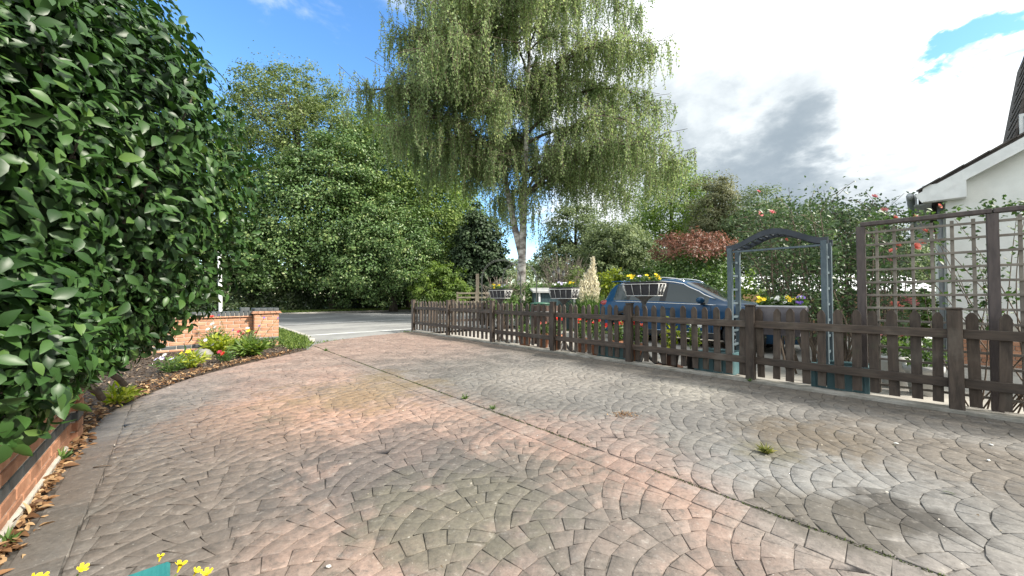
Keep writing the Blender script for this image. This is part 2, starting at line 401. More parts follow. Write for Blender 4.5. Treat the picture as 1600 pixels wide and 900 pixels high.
def fan_scales(b_ref, lo, hi, a0, a1, a_ref):
    """european fan: staggered scales, each filled with shifted arcs"""
    Rr, cs, hh, nr = .55, .475, .29, 5
    end = Rr + hh - math.sqrt(Rr * Rr - cs * cs); dd = end / nr
    def thmax(s_):
        lo_, hi_ = 0.0, math.asin(cs / Rr)
        if math.hypot(-s_ + Rr * math.cos(hi_) + hh, cs - cs) > Rr: return hi_
        for _ in range(30):
            th = (lo_ + hi_) / 2
            if math.hypot(-s_ + Rr * math.cos(th) + hh, Rr * math.sin(th) - cs) > Rr: lo_ = th
            else: hi_ = th
        return lo_
    TM = [thmax(k * dd) for k in range(nr + 1)]; TM[nr] = 0.0
    for jb in range(int((lo - b_ref) / cs) - 2, int((hi - b_ref) / cs) + 3):
        cb = b_ref + jb * cs
        for ia in range(int((a0 - a_ref) / (2 * hh)) - 2, int((a1 - a_ref) / (2 * hh)) + 3):
            ca = a_ref + 2 * hh * ia + (hh if jb % 2 else 0)
            for k in range(nr):
                ln = (TM[k] + TM[k + 1]) * Rr; n = max(1, round(ln / .108)); ph = random.uniform(-.25, .25) / n
                cut = [-1] + [min(.97, max(-.97, -1 + 2 * i / n + ph)) for i in range(1, n)] + [1]
                for i in range(n):
                    t0, t1 = cut[i], cut[i + 1]
                    def P_(t, kk): th = t * TM[kk]; return (ca - kk * dd + Rr * math.cos(th), cb + Rr * math.sin(th))
                    q = [P_(t0, k), P_(t1, k), P_(t1, k + 1), P_(t0, k + 1)]
                    if max(x[0] for x in q) < a0 or min(x[0] for x in q) > a1 or max(x[1] for x in q) < lo or min(x[1] for x in q) > hi: continue
                    add_stone(q, lo, hi)
fan_scales(3.5, 2.262, 5.44, -4.3, 10.8, .45)
fan_scales(1.58, -.329, 2.055, -3.0, 9.0, .48)
for k in range(int(-4.3 / .125), int(9.4 / .125)):       # soldier course beside the joint
    a = k * .125
    add_stone([(a, 2.06), (a, 2.24), (a + .125, 2.24), (a + .125, 2.06)], 2.06, 2.24)
for k in range(int(-2 / .27), int(5.6 / .27)):
    a = k * .27
    add_stone([(a, -.495), (a + .02, -.333), (a + .29, -.333), (a + .27, -.495)], -.495, -.333)
def warp_ab(a, b):
    return (a + .018 * math.sin(b * 5.1 + a * 1.3) + .012 * math.sin(a * 7.3 + b * 2.1), b + .016 * math.sin(a * 4.3 + b * 1.1) * (1 if .1 < b < 1.9 or 2.45 < b < 5.3 else 0))
def stone_geom(q, ca, cb):
    q = [warp_ab(*x) for x in q]; ca, cb = warp_ab(ca, cb)
    ed = [random.choice((.0006, .0012, .0022, .003, .0038)) for _ in range(4)]     # each edge is worn differently
    if cb < -.32: ed = [.0007] * 4
    j = .003; pts = []
    for i, (a, b) in enumerate(q):
        pa, pb = q[i - 1]; na, nb_ = q[(i + 1) % 4]
        l0 = math.hypot(pa - a, pb - b) + 1e-6; l1 = math.hypot(na - a, nb_ - b) + 1e-6
        e0, e1 = ed[(i + 3) % 4], ed[i]        # edge i runs from corner i to i+1
        a2 = a + (pa - a) / l0 * min(e1, l0 * .3) + (na - a) / l1 * min(e0, l1 * .3); b2 = b + (pb - b) / l0 * min(e1, l0 * .3) + (nb_ - b) / l1 * min(e0, l1 * .3)
        pts.append((a2 + random.uniform(-j, j), b2 + random.uniform(-j, j)))
    h = random.uniform(-.0008, .0008); tilt = [random.uniform(-.0004, .0004) for _ in range(4)]
    vs = []
    for (ins, z) in ((0, -.008), (.0, -.0008), (.03, .0)):
        for i, (a, b) in enumerate(pts):
            v = AB(a + (ca - a) * ins, b + (cb - b) * ins)
            vs.append((v.x, v.y, z + h + (tilt[i] if z > -.005 else 0)))
    fs = [(8, 9, 10, 11)]
    for r in (0, 4):
        for i in range(4): fs.append((r + i, r + (i + 1) % 4, r + 4 + (i + 1) % 4, r + 4 + i))
    return vs, fs
def stone_size(s_):
    P0 = AB(s_[1], s_[2])
    px = 800 + FPX * P0.x / P0.y; py = 463 + FPX * CAMH / P0.y
    if px < -40 or px > 1640 or py > 915: return 0
    return 1 / P0.y ** 3 * abs(sum(s_[0][i][0] * s_[0][(i + 1) % 4][1] - s_[0][(i + 1) % 4][0] * s_[0][i][1] for i in range(4)))
stones.sort(key=stone_size, reverse=True)
for s_ in stones[:300]:
    vs, fs = stone_geom(*s_); c = AB(s_[1], s_[2])
    V = np.array(vs) - np.array([c.x, c.y, 0])
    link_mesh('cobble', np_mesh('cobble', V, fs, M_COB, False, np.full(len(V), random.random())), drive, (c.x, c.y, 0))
VV, FF, TT = [], [], []
for s_ in stones[300:]:
    vs, fs = stone_geom(*s_); b0 = len(VV); VV += vs; FF += [[i + b0 for i in f] for f in fs]; TT += [random.random()] * len(vs)
o = link_mesh('cobbles', np_mesh('cobbles', VV, FF, M_COB, False, TT), drive); o['kind'] = 'stuff'
# expansion joint full of dirt and moss
M_MOSS = leafmat('moss', (.03, .035, .012), (.06, .085, .02), (.12, .17, .04), .8, .1)
n_ = 2600
a_ = RNG.uniform(-3, 9.1, n_); keep = np.sin(a_ * 3.3) + np.sin(a_ * 7.1 + 1) > -.3 - .1 * a_
a_ = a_[keep]; n_ = len(a_)
b_ = 2.2505 + RNG.normal(0, .006, n_)
P = np.stack([UX * a_ + NX * b_, UY * a_ + NY * b_, np.full(n_, -.004)], 1)
o = link_mesh('joint_moss', leaf_mesh('joint_moss', M_MOSS, P, unit(RNG.normal(size=(n_, 3)) * [1, 1, .4] + [0, 0, .9]), rdir(n_), RNG.uniform(.006, .02, n_), .006, RNG.random(n_) ** 1.5), None)
tag(o, 'green moss growing along the dark joint across the drive', 'moss', None, 'stuff')

# ---- ground, road and verges
M_ASPH = pmat('asphalt', (.115, .120, .125), (.175, .18, .182), .5, .85, bump=.3, bscale=120, world=True, fine=.2)
M_PAVE = pmat('pale_asphalt', (.20, .20, .198), (.27, .27, .262), .6, .85, bump=.3, bscale=110, world=True, fine=.2)
M_WHITE = pmat('road_paint', (.62, .63, .62), (.42, .43, .43), 3, .7, world=True)
M_CONC = pmat('concrete', (.33, .31, .28), (.44, .42, .38), 2.2, .85, bump=.3, bscale=60, world=True, fine=.15)
M_EDGE = pmat('concrete_edging', (.20, .19, .16), (.36, .34, .30), 4, .9, bump=.4, bscale=50, world=True, fine=.2)
M_SOIL = pmat('soil', (.035, .026, .02), (.075, .055, .04), 9, .95, bump=.6, bscale=40, world=True)
M_GRASSG = pmat('grass_ground', (.045, .075, .02), (.09, .13, .035), 3, .95, bump=.5, bscale=60, world=True)
def sheet(name, pts, z, mat, label, thick=.05, kind='structure'):
    m = MB(); P_ = [AB(a, b) for a, b in pts]; n = len(P_)
    m.add([(v.x, v.y, z) for v in P_] + [(v.x, v.y, z - thick) for v in P_], [tuple(range(n))] + [(i, n + i, n + (i + 1) % n, (i + 1) % n) for i in range(n)])
    me = m.mesh(name, mat); bm = bmesh.new(); bm.from_mesh(me); bmesh.ops.triangulate(bm, faces=[f for f in bm.faces if len(f.verts) > 4]); bmesh.ops.recalc_face_normals(bm, faces=bm.faces); bm.to_mesh(me); bm.free()
    return tag(link_mesh(name, me), label, None, None, kind)
g = MB(); g.add([(-900, -300, -.12), (900, -300, -.12), (900, 1500, -.12), (-900, 1500, -.12)], [(0, 1, 2, 3)])
tag(g.build('ground', M_GRASSG), 'grassy ground running out to the horizon', None, None, 'structure')
sheet('road', [(16.6, -120), (27.4, -120), (27.4, 160), (16.6, 160)], -.04, M_ASPH, 'grey asphalt road running past the end of the drive')
sheet('pavement', [(8.4, 1.9), (10.2, 2.0), (16.55, 2.4), (16.55, 60), (10.6, 60), (10.0, 5.0)], -.05, M_PAVE, 'pale asphalt crossing between the drive and the road')
def mark(a0, a1, b0, b1, z=-.034): 
    m = MB(); P_ = [AB(a0, b0), AB(a1, b0), AB(a1, b1), AB(a0, b1)]
    m.add([(v.x, v.y, z) for v in P_], [(3, 2, 1, 0)]); return m
o = mark(16.85, 17.0, -2, 60).build('road_edge_line', M_WHITE); tag(o, 'white line along the near edge of the road', None, None, 'structure')
o = mark(14.0, 14.8, 2.75, 9.5, -.045).build('pale_strip', pmat('pale_chippings', (.30, .30, .29), (.25, .25, .245), 5, .85, world=True)); tag(o, 'broad pale strip across the asphalt crossing', None, None, 'structure')
o = mark(11.95, 12.2, 2.8, 6.2, -.045).build('white_strip', M_WHITE); tag(o, 'narrow white strip across the asphalt crossing nearest the drive', None, None, 'structure')
m = MB()
for k in range(-6, 12):
    P_ = [AB(21.55, k * 6.0 - 4), AB(21.67, k * 6.0 - 4), AB(21.67, k * 6.0), AB(21.55, k * 6.0)]
    m.add([(v.x, v.y, -.034) for v in P_], [(3, 2, 1, 0)])
tag(m.build('road_centre_line', M_WHITE), 'dashed white centre line of the road', None, None, 'structure')
# kerbs
def kerb_run(name, pts, label, w=.13, h=.09, L=.9):
    root = tag(thing(name, label, None), None, None, None, 'structure'); root['label'] = label
    if 'category' in root: del root['category']
    for i in range(len(pts) - 1):
        p0, p1 = AB(*pts[i]), AB(*pts[i + 1]); dd = p1 - p0; n = max(1, round(dd.length / L)); ang = math.atan2(dd.y, dd.x)
        for k in range(n):
            c = p0 + dd * ((k + .5) / n)
            mm = MB().box((0, 0, 0), (dd.length / n - .008, w, h + .1), 0, .012)
            mm.build('kerb_stone', M_CONC, root, (c.x, c.y, h / 2 - .10), ang)
kerb_run('verge_kerb', [(10.3, 2.52), (11.4, 2.62), (13, 2.66), (16.4, 2.7)], 'pale kerb stones along the edge of the grass verge')
m = MB(); v0, v1 = AB(27.47, -60), AB(27.47, 90)
dd = v1 - v0; m.box(((v0.x + v1.x) / 2, (v0.y + v1.y) / 2, -.02), (dd.length, .13, .12), math.atan2(dd.y, dd.x), .01)
tag(m.build('far_kerb', M_CONC), 'long kerb on the far side of the road', None, None, 'structure')
sheet('far_verge', [(27.55, -60), (33, -60), (33, 90), (27.55, 90)], .02, M_GRASSG, 'strip of bright grass on the far side of the road', .14)
sheet('grass_verge', [(8.55, 1.75), (10.2, 2.45), (16.4, 2.62), (16.4, -14), (10.2, -14), (10.2, 1.2), (9.2, 1.3)], .005, M_GRASSG, 'grass verge beside the brick gate pillar', .12)
sheet('flower_bed', [(4.6, -.56), (5.2, -.49), (6.0, -.21), (6.61, .10), (7.2, .58), (7.76, 1.16), (8.45, 1.97), (9.0, 1.9), (9.9, 1.0), (9.9, -6), (4.6, -6)], .012, M_SOIL, 'bark covered flower bed between the drive and the wall', .12)
sheet('raised_bed', [(-3, -.78), (4.45, -.78), (4.45, -7), (-3, -7)], .38, M_SOIL, 'raised soil bed behind the low brick wall', .5)
sheet('dirt_strip', [(-3, -.67), (4.6, -.67), (4.9, -.5), (4.6, -.495), (-3, -.495)], -.006, M_SOIL, 'strip of dirt along the foot of the low wall', .08)
sheet('garden_paving', [(-6, 5.66), (10.65, 5.66), (10.65, 15), (-6, 15)], -.05, M_CONC, 'pale concrete paving in the neighbouring front garden', .05)
sheet('fence_footing', [(-4, 5.47), (10.75, 5.47), (10.75, 5.655), (-4, 5.655)], .022, M_EDGE, 'rough concrete footing under the picket fence', .12)
sheet('garden_lawn', [(6.5, 9.6), (10.6, 9.6), (10.6, 14.5), (6.5, 14.5)], -.04, M_GRASSG, 'small lawn in the neighbouring garden', .02)

# ---- grass blades
M_GRASS = leafmat('grass_blades', (.05, .085, .018), (.12, .19, .04), (.24, .31, .08), .55, .35)
def grass(name, n, fa, fb, z0, hmin, hmax, label):
    a_ = RNG.uniform(*fa, n); b_ = RNG.uniform(*fb, n)
    return a_, b_
def grass_patch(name, a_, b_, z0, h, label):
    n = len(a_); P = np.stack([UX * a_ + NX * b_, UY * a_ + NY * b_, np.full(n, z0)], 1)
    D = unit(RNG.normal(size=(n, 3)) * [.5, .5, .1] + [0, 0, 1]); 
    o = link_mesh(name, leaf_mesh(name, M_GRASS, P, D, rdir(n) * [1, 1, .3], h * RNG.uniform(.5, 1.2, n), .012 + .12 * h, RNG.random(n)))
    return tag(o, label, 'grass', None, 'stuff')
a_ = RNG.uniform(8.6, 16.3, 14000); b_ = RNG.uniform(.2, 2.55, 14000)
k = (b_ < 2.35) | (a_ > 10.3); k &= ~((a_ < 10.3) & (b_ < 1.72)); k &= ~((a_ < 9.6) & (b_ > 2.05 + (a_ - 8.6) * .35))
grass_patch('verge_grass', a_[k], b_[k], .0, .09, 'short bright grass growing round the gate pillar')
grass_patch('far_grass', RNG.uniform(27.6, 30.5, 16000), RNG.uniform(-8, 28, 16000), .02, .16, 'sunlit grass strip under the hedge across the road')
grass_patch('lawn_grass', RNG.uniform(6.6, 10.5, 6000), RNG.uniform(9.7, 14.4, 6000), -.04, .06, 'lawn grass in the neighbouring garden')
a_ = np.concatenate([RNG.normal(9.85, .18, 160), RNG.normal(10.7, .25, 200)]); b_ = np.concatenate([RNG.normal(3.0, .25, 160), RNG.normal(5.45, .08, 200)])
grass_patch('edge_grass', a_, b_, -.05, .06, 'tufts of grass along the far edge of the drive')

# ================================================================== BRICKWORK
M_BRICK = pmat('orange_brick', (.35, .165, .095), (.46, .245, .15), 6, .85, bump=.5, bscale=60, random_tint=.18, fine=.12)
M_BLUE = pmat('blue_brick', (.045, .055, .06), (.085, .095, .10), 6, .5, bump=.3, bscale=50, random_tint=.2)
M_MORT = pmat('mortar', (.42, .39, .34), (.52, .49, .43), 12, .95, bump=.4, bscale=90)
M_TILE = pmat('creasing_tile', (.42, .22, .14), (.55, .33, .22), 10, .85, bump=.3, random_tint=.15)
_bc = {}
def brick_mesh(L, Wd, H, mat):
    k = (round(L, 3), round(Wd, 3), round(H, 3), mat.name)
    if k not in _bc: _bc[k] = MB().box((0, 0, 0), (L, Wd, H), 0, .005).mesh('brick', mat)
    return _bc[k]
def brick_face(root, L, courses, y, x0=0.0, z0=0.0, blue=(), depth=.10, along='x', half_first=0, name='brick', jit=.002):
    """bricks of a stretcher wall along local x at local y (front face at y - depth/2)"""
    for c in range(courses):
        z = z0 + c * .075 + .0375
        x = x0 - (.1125 if (c + half_first) % 2 else 0)
        mat = M_BLUE if c in blue else M_BRICK
        while x < x0 + L - .02:
            xa, xb = max(x, x0), min(x + .225, x0 + L)
            if xb - xa > .05:
                ln = xb - xa - .010
                if along == 'x': link_mesh(name, brick_mesh(ln, depth, .065, mat), root, ((xa + xb) / 2, y + random.uniform(-jit, jit), z))
                else: link_mesh(name, brick_mesh(depth, ln, .065, mat), root, (y + random.uniform(-jit, jit), (xa + xb) / 2, z))
            x += .225
# low wall on the left: runs along U at b = -.6
wroot = thing('brick_wall', 'low orange brick wall with a dark blue brick course beside the drive, under the glossy bush', 'wall', AB(4.5, -.6), ROT)
# local x = -U (towards camera) ; local y = N ... front face at +y
L_ = 5.4
MB().box((L_ / 2, -.045, .25), (L_, .115, .50)).build('mortar_core', M_MORT, wroot)
brick_face(wroot, L_ - .02, 7, -.041 + .012, .01, 0.005, blue=(2,), depth=.10)
MB().box((L_ / 2 + .12, -.06, .555), (L_ - .24, .25, .05), 0, .008).build('coping', M_CONC, wroot)
MB().box((.11, -.06, .24), (.205, .195, .56)).build('mortar_core', M_MORT, wroot)
for c in range(7):
    z = .005 + c * .075 + .0375
    link_mesh('brick', brick_mesh(.215, .10, .065, M_BLUE if c == 2 else M_BRICK), wroot, (.11, .005, z))
    link_mesh('brick', brick_mesh(.10, .105, .065, M_BLUE if c == 2 else M_BRICK), wroot, (.172, -.1, z))
MB().box((.11, -.06, .555), (.29, .28, .045), 0, .008).build('pier_cap', M_CONC, wroot)
MB().box((L_ / 2 + .25, .012, .012), (L_ - .3, .05, .05), 0, .01).build('mortar_fillet', M_MORT, wroot)

# gate pillar and wall by the road: face looks along -U
PR = ROT - math.pi / 2   # local -y = -U ... local x = N
proot = thing('gate_pillar', 'square orange brick gate pillar with a tiled cap at the corner of the drive', 'pillar', AB(9.98, 1.47), math.atan2(NY, NX))
# local x = N, local y = U (away); face at -y
pw = .47
MB().box((0, 0, .36), (pw - .02, pw - .02, .84)).build('mortar_core', M_MORT, proot)
for c in range(10):
    z = -.03 + c * .075 + .0375; mat = M_BLUE if c == 2 else M_BRICK
    cuts = [0, .235, .47] if c % 2 == 0 else [0, .1175, .3525, .47]
    for i in range(len(cuts) - 1):
        ln = cuts[i + 1] - cuts[i] - .01; xc = (cuts[i] + cuts[i + 1]) / 2 - pw / 2
        link_mesh('brick', brick_mesh(ln, .10, .065, mat), proot, (xc, -pw / 2 + .05 + random.uniform(-.002, .002), z))
    for i in range(2):
        for s in (-1, 1):
            link_mesh('brick', brick_mesh(.10, .17, .065, mat), proot, (s * (pw / 2 - .05), -.05 + i * .18, z))
for i in range(5):
    link_mesh('creasing_tile', brick_mesh(.106, .56, .022, M_TILE), proot, (-.224 + i * .112, random.uniform(-.004, .004), .732))
    link_mesh('creasing_tile', brick_mesh(.10, .53, .022, M_TILE), proot, (-.208 + i * .104, random.uniform(-.004, .004), .757))
MB().box((0, 0, .795), (.44, .44, .05)).build('mortar_core', M_MORT, proot)
for i in range(4):
    link_mesh('cap_brick', brick_mesh(.108, .235, .066, M_BLUE), proot, (-.174 + i * .116, -.122, .804))
    link_mesh('cap_brick', brick_mesh(.108, .235, .066, M_BLUE), proot, (-.174 + i * .116, .122, .804))
wr2 = thing('brick_wall', 'orange brick garden wall with a dark brick-on-edge top, running left from the gate pillar', 'wall', AB(10.02, 1.23), math.atan2(NY, NX))
L2 = 6.0
MB().box((-L2 / 2, .0, .30), (L2, .17, .72)).build('mortar_core', M_MORT, wr2)
# bricks on the camera side
for c in range(9):
    z = -.03 + c * .075 + .0375
    x = 0 - (.1125 if c % 2 else 0)
    while x < 3.6:
        xa, xb = max(x, 0), x + .225
        link_mesh('brick', brick_mesh(xb - xa - .01, .10, .065, M_BLUE if c == 1 else M_BRICK), wr2, (-(xa + xb) / 2, -.045 + random.uniform(-.002, .002), z)); x += .225
for i in range(18):
    link_mesh('creasing_tile', brick_mesh(.20, .27, .022, M_TILE), wr2, (-.11 - i * .21, 0, .662))
for i in range(46):
    link_mesh('coping_brick', brick_mesh(.068, .225, .10, M_BLUE), wr2, (-.045 - i * .078, random.uniform(-.002, .002), .726))
MB().box((-1.85, 0, .70), (3.6, .20, .09)).build('mortar_core', M_MORT, wr2)
link_mesh('end_brick', brick_mesh(.16, .2, .075, M_BLUE), wr2, (-.13, .02, .815))
# white post
MB().tube([(0, 0, -.1), (-.03, 0, 1.05), (-.07, 0, 2.1)], .036, 10).build('pole', pmat('white_post_paint', (.78, .79, .80), (.70, .71, .73), 9, .5), tag(thing('white_post', 'slim white leaning post behind the low brick wall, seen past the glossy bush', 'post', AB(10.4, .72), 0), None))

# ================================================================== PICKET FENCE
def fence_mat(name, st):
    m, n, b = bsdf_mat(name)
    mp = n.add('ShaderNodeMapping'); n.link(n.add('ShaderNodeTexCoord').outputs['Object'], mp.inputs[0]); mp.inputs['Scale'].default_value = st
    oi = n.add('ShaderNodeObjectInfo').outputs['Random']
    off = n.add('ShaderNodeVectorMath', operation='ADD'); n.link(mp.outputs[0], off.inputs[0]); cx_ = n.add('ShaderNodeCombineXYZ'); n.link(n.math('MULTIPLY', oi, 37.0), cx_.inputs[0]); n.link(n.math('MULTIPLY', oi, 19.0), cx_.inputs[2]); n.link(cx_.outputs[0], off.inputs[1])
    g1 = n.noise(off.outputs[0], 6, 6, .65, .3); wpos = n.add('ShaderNodeNewGeometry').outputs['Position']; g2 = n.noise(wpos, 3.2, 5, .6)
    c = n.mix(n.smooth(g1, .3, .7), (.036, .027, .021), (.086, .064, .049))
    c = n.mix(n.math('MULTIPLY', n.smooth(g2, .5, .72), .55), c, (.125, .108, .088))        # stain worn to grey
    c = n.mix(n.math('MULTIPLY', n.smooth(n.noise(wpos, 5.0, 4, .6), .58, .74), .35), c, (.07, .082, .045))   # algae
    h = n.add('ShaderNodeHueSaturation'); n.link(c, h.inputs['Color']); n.link(n.math('ADD', .78, n.math('MULTIPLY', oi, .44)), h.inputs['Value'])
    n.link(h.outputs[0], b.inputs['Base Color']); b.inputs['Roughness'].default_value = .62; b.inputs['Specular IOR Level'].default_value = .4
    bp = n.add('ShaderNodeBump'); bp.inputs['Strength'].default_value = .5; bp.inputs['Distance'].default_value = .004
    n.link(n.noise(off.outputs[0], 22, 5, .7), bp.inputs['Height']); n.link(bp.outputs[0], b.inputs['Normal'])
    return m
M_FENCE = fence_mat('brown_fence_stain', (5, 5, .7)); M_FRAIL = fence_mat('brown_rail_stain', (.7, 5, 5)); M_FPOST = fence_mat('brown_post_stain', (5, 5, .8))
def picket_mesh(w, h, t):
    prof = [(-w / 2, 0), (w / 2, 0), (w / 2, h - .05), (w * .30, h - .018), (w * .12, h), (-w * .12, h), (-w * .30, h - .018), (-w / 2, h - .05)]
    m = MB(); n = len(prof)
    m.add([(x, -t / 2, z) for x, z in prof] + [(x, t / 2, z) for x, z in prof], [tuple(range(n)), tuple(reversed(range(n, 2 * n)))] + [(i, n + i, n + (i + 1) % n, (i + 1) % n) for i in range(n)])
    return m.mesh('picket', M_FENCE)
PK = [picket_mesh(.074 + .004 * i, .885 + .008 * i, .02) for i in range(3)]
def fence(root, posts, y0, ph=.97, npk=11, sign=1):
    """posts: list of local x positions; rails and pickets between. camera side is -y"""
    for i, x in enumerate(posts):
        big = i == len(posts) - 1 and sign > 0
        pm = MB().box((0, 0, ph / 2), (.10 if not big else .12, .095, ph), 0, .006); pm.box((0, 0, ph + .012), (.112 if not big else .13, .106, .022), 0, .006)
        o = pm.build('post', M_FPOST, root, (x, y0, 0)); o.rotation_euler = (random.uniform(-.008, .008), random.uniform(-.01, .01), 0)
    for i in range(len(posts) - 1):
        xa, xb = posts[i], posts[i + 1]; s = 1 if xb > xa else -1; L = abs(xb - xa)
        for z in (.735, .268):
            r = MB().box((0, 0, 0), (L - .098, .045, .088), 0, .004).build('rail', M_FRAIL, root, ((xa + xb) / 2, y0 + .02, z + random.uniform(-.004, .004)))
            r.rotation_euler = (0, random.uniform(-.003, .003), 0)
        n = npk
        for k in range(n):
            x = xa + s * (L * (k + .75) / (n + .5)) + random.uniform(-.009, .009)
            o = link_mesh('picket', PK[k % 3], root, (x, y0 + .055, .055 + random.uniform(-.008, .006))); o.rotation_euler = (0, random.uniform(-.02, .02), 0)
fr = thing('picket_fence', 'long dark brown picket fence with rails along the right side of the drive', 'fence', AB(0, 5.56), math.atan2(UY, UX))
# local x = U, local y = -N (towards the drive)! camera side = +y -> flip
fr.rotation_euler = (0, 0, math.atan2(-UY, -UX))   # local x = -U, local y = N
fence(fr, [-a for a in (-3.95, -2.1, -.21, 1.51, 3.26, 4.94, 6.85, 8.8, 10.82)], 0.0)
fr2 = thing('picket_fence', 'short dark brown picket fence along the pavement, behind the far end of the long fence', 'fence', AB(10.72, 5.72), math.atan2(NY, NX))
fence(fr2, [1.25, 2.75], 0.0, npk=9, sign=-1)
for k in range(8): link_mesh('picket', PK[k % 3], fr2, (.10 + k * .135, .055, .05))
for z in (.735, .268): MB().box((.6, .02, z), (1.2, .045, .088), 0, .004).build('rail', M_FRAIL, fr2)
m = MB().lathe([(0.0, .97), (.03, .975), (.02, 1.0), (.05, 1.03), (.055, 1.06), (.035, 1.1), (0, 1.115)], 10)
m.build('finial', pmat('black_finial', (.015, .015, .016), rough=.5), fr2, (2.75, 0, .0))

# ================================================================== VEGETATION
M_BARK = pmat('bark', (.045, .037, .028), (.10, .085, .065), 5, .9, bump=.7, bscale=25, stretch=(1, 1, .3))
M_BIRCHB = pmat('birch_bark', (.50, .48, .45), (.10, .085, .075), 2.6, .8, bump=.5, bscale=20, stretch=(1, 1, 2.2), detail=7)
M_TWIG = pmat('twig', (.10, .075, .055), (.17, .13, .10), 8, .9)
M_STEM = pmat('green_stem', (.07, .13, .03), (.12, .18, .05), 8, .6)
M_OAK = leafmat('oak_leaves', (0.067, 0.112, 0.027), (0.150, 0.233, 0.056), (0.332, 0.405, 0.120), .5, .28)
M_OAKY = leafmat('oak_autumn_leaves', (0.061, 0.097, 0.030), (0.137, 0.189, 0.060), (0.251, 0.292, 0.116), .5, .3)
M_IVY = leafmat('ivy_leaves', (0.049, 0.093, 0.032), (0.121, 0.209, 0.067), (0.306, 0.365, 0.142), .38, .2)
M_DARK = leafmat('dark_hedge_leaves', (0.023, 0.041, 0.017), (0.052, 0.083, 0.031), (0.115, 0.146, 0.057), .4, .18)
M_LIGHT = leafmat('bright_leaves', (.055, .10, .02), (.13, .21, .04), (.26, .34, .08), .5, .35)
M_LIME = leafmat('lime_leaves', (.12, .17, .02), (.26, .33, .04), (.45, .47, .08), .5, .35)
M_GREEN = leafmat('garden_leaves', (0.034, 0.075, 0.021), (0.081, 0.149, 0.037), (0.161, 0.253, 0.069), .45, .28)
M_BIRCH = leafmat('birch_leaves', (0.116, 0.177, 0.073), (0.252, 0.328, 0.151), (0.464, 0.516, 0.235), .55, .45)
M_OLIVE = leafmat('olive_brown_leaves', (0.097, 0.110, 0.053), (0.193, 0.204, 0.106), (0.289, 0.281, 0.150), .6, .25)
M_REDLF = leafmat('red_photinia_leaves', (.12, .075, .05), (.23, .115, .085), (.36, .20, .15), .45, .3)
M_FAR = leafmat('far_leaves', (0.092, 0.130, 0.064), (0.160, 0.212, 0.096), (0.260, 0.302, 0.137), .6, .25)
M_CONIF = leafmat('conifer_needles', (.020, .040, .018), (.042, .075, .032), (.08, .125, .05), .6, .1)

def lump(d, seed, k=3.0):
    rs = np.random.default_rng(seed); o = np.zeros(len(d))
    for i in range(5):
        w = rs.normal(size=3) * k * (1 + .5 * i); o += np.sin(d @ w + rs.uniform(0, 6)) / (1 + .6 * i)
    return o / 2.2
def clumps(center, radii, nc, per, rc, seed, low=-.85, inner=.5, lumpy=.16):
    """returns leaf points, normals, tint for a lumpy crown"""
    rs = np.random.default_rng(seed)
    d = unit(rs.normal(size=(nc * 2, 3))); d = d[d[:, 2] > low][:nc]; n = len(d)
    r = inner + (1 - inner) * rs.random(n) ** .45
    r = r * (1 + lumpy * lump(d, seed))
    C = np.asarray(center) + d * np.asarray(radii) * r[:, None]
    sz = rc * rs.uniform(.6, 1.35, n)
    off = rs.normal(size=(n, per, 3)) * np.array([1, 1, .55])
    off = off / np.maximum(1, np.linalg.norm(off, axis=2, keepdims=True) / 1.6)
    P = C[:, None] + off * sz[:, None, None] * .62
    on = unit(off + 1e-6)
    N_ = unit(d[:, None] * .45 + on * .65 + np.array([0, 0, .55]) + rs.normal(size=(n, per, 3)) * .45)
    ct = rs.normal(0, .13, n)[:, None]
    tint = np.clip(.42 + ct + rs.normal(0, .2, (n, per)), 0, 1)
    return P.reshape(-1, 3), N_.reshape(-1, 3), tint.ravel(), C
def foliage(name, mat, parts, leaf, parent=None, aspect=.62, label=None, hang=0.0):
    P = np.concatenate([p_[0] for p_ in parts]); N_ = np.concatenate([p_[1] for p_ in parts]); T = np.concatenate([p_[2] for p_ in parts])
    n = len(P); D = unit(np.cross(N_, rdir(n)) + np.array([0, 0, -hang]))
    L = leaf * RNG.uniform(.65, 1.3, n)
    o = link_mesh(name, leaf_mesh(name, mat, P, D, N_, L, L * aspect, T), parent)
    if label: o['label'] = label
    return o
def limb(m, p0, p1, r0, r1, sag=.15, n=6, sides=6):
    p0, p1 = Vector(p0), Vector(p1); mid = (p0 + p1) / 2 + Vector((random.uniform(-1, 1), random.uniform(-1, 1), 0)) * (p1 - p0).length * .10 + Vector((0, 0, (p1 - p0).length * sag))
    pts = curve_pts(p0, mid, p1, n); m.tube(pts, [r0 + (r1 - r0) * i / n for i in range(n + 1)], sides); return pts
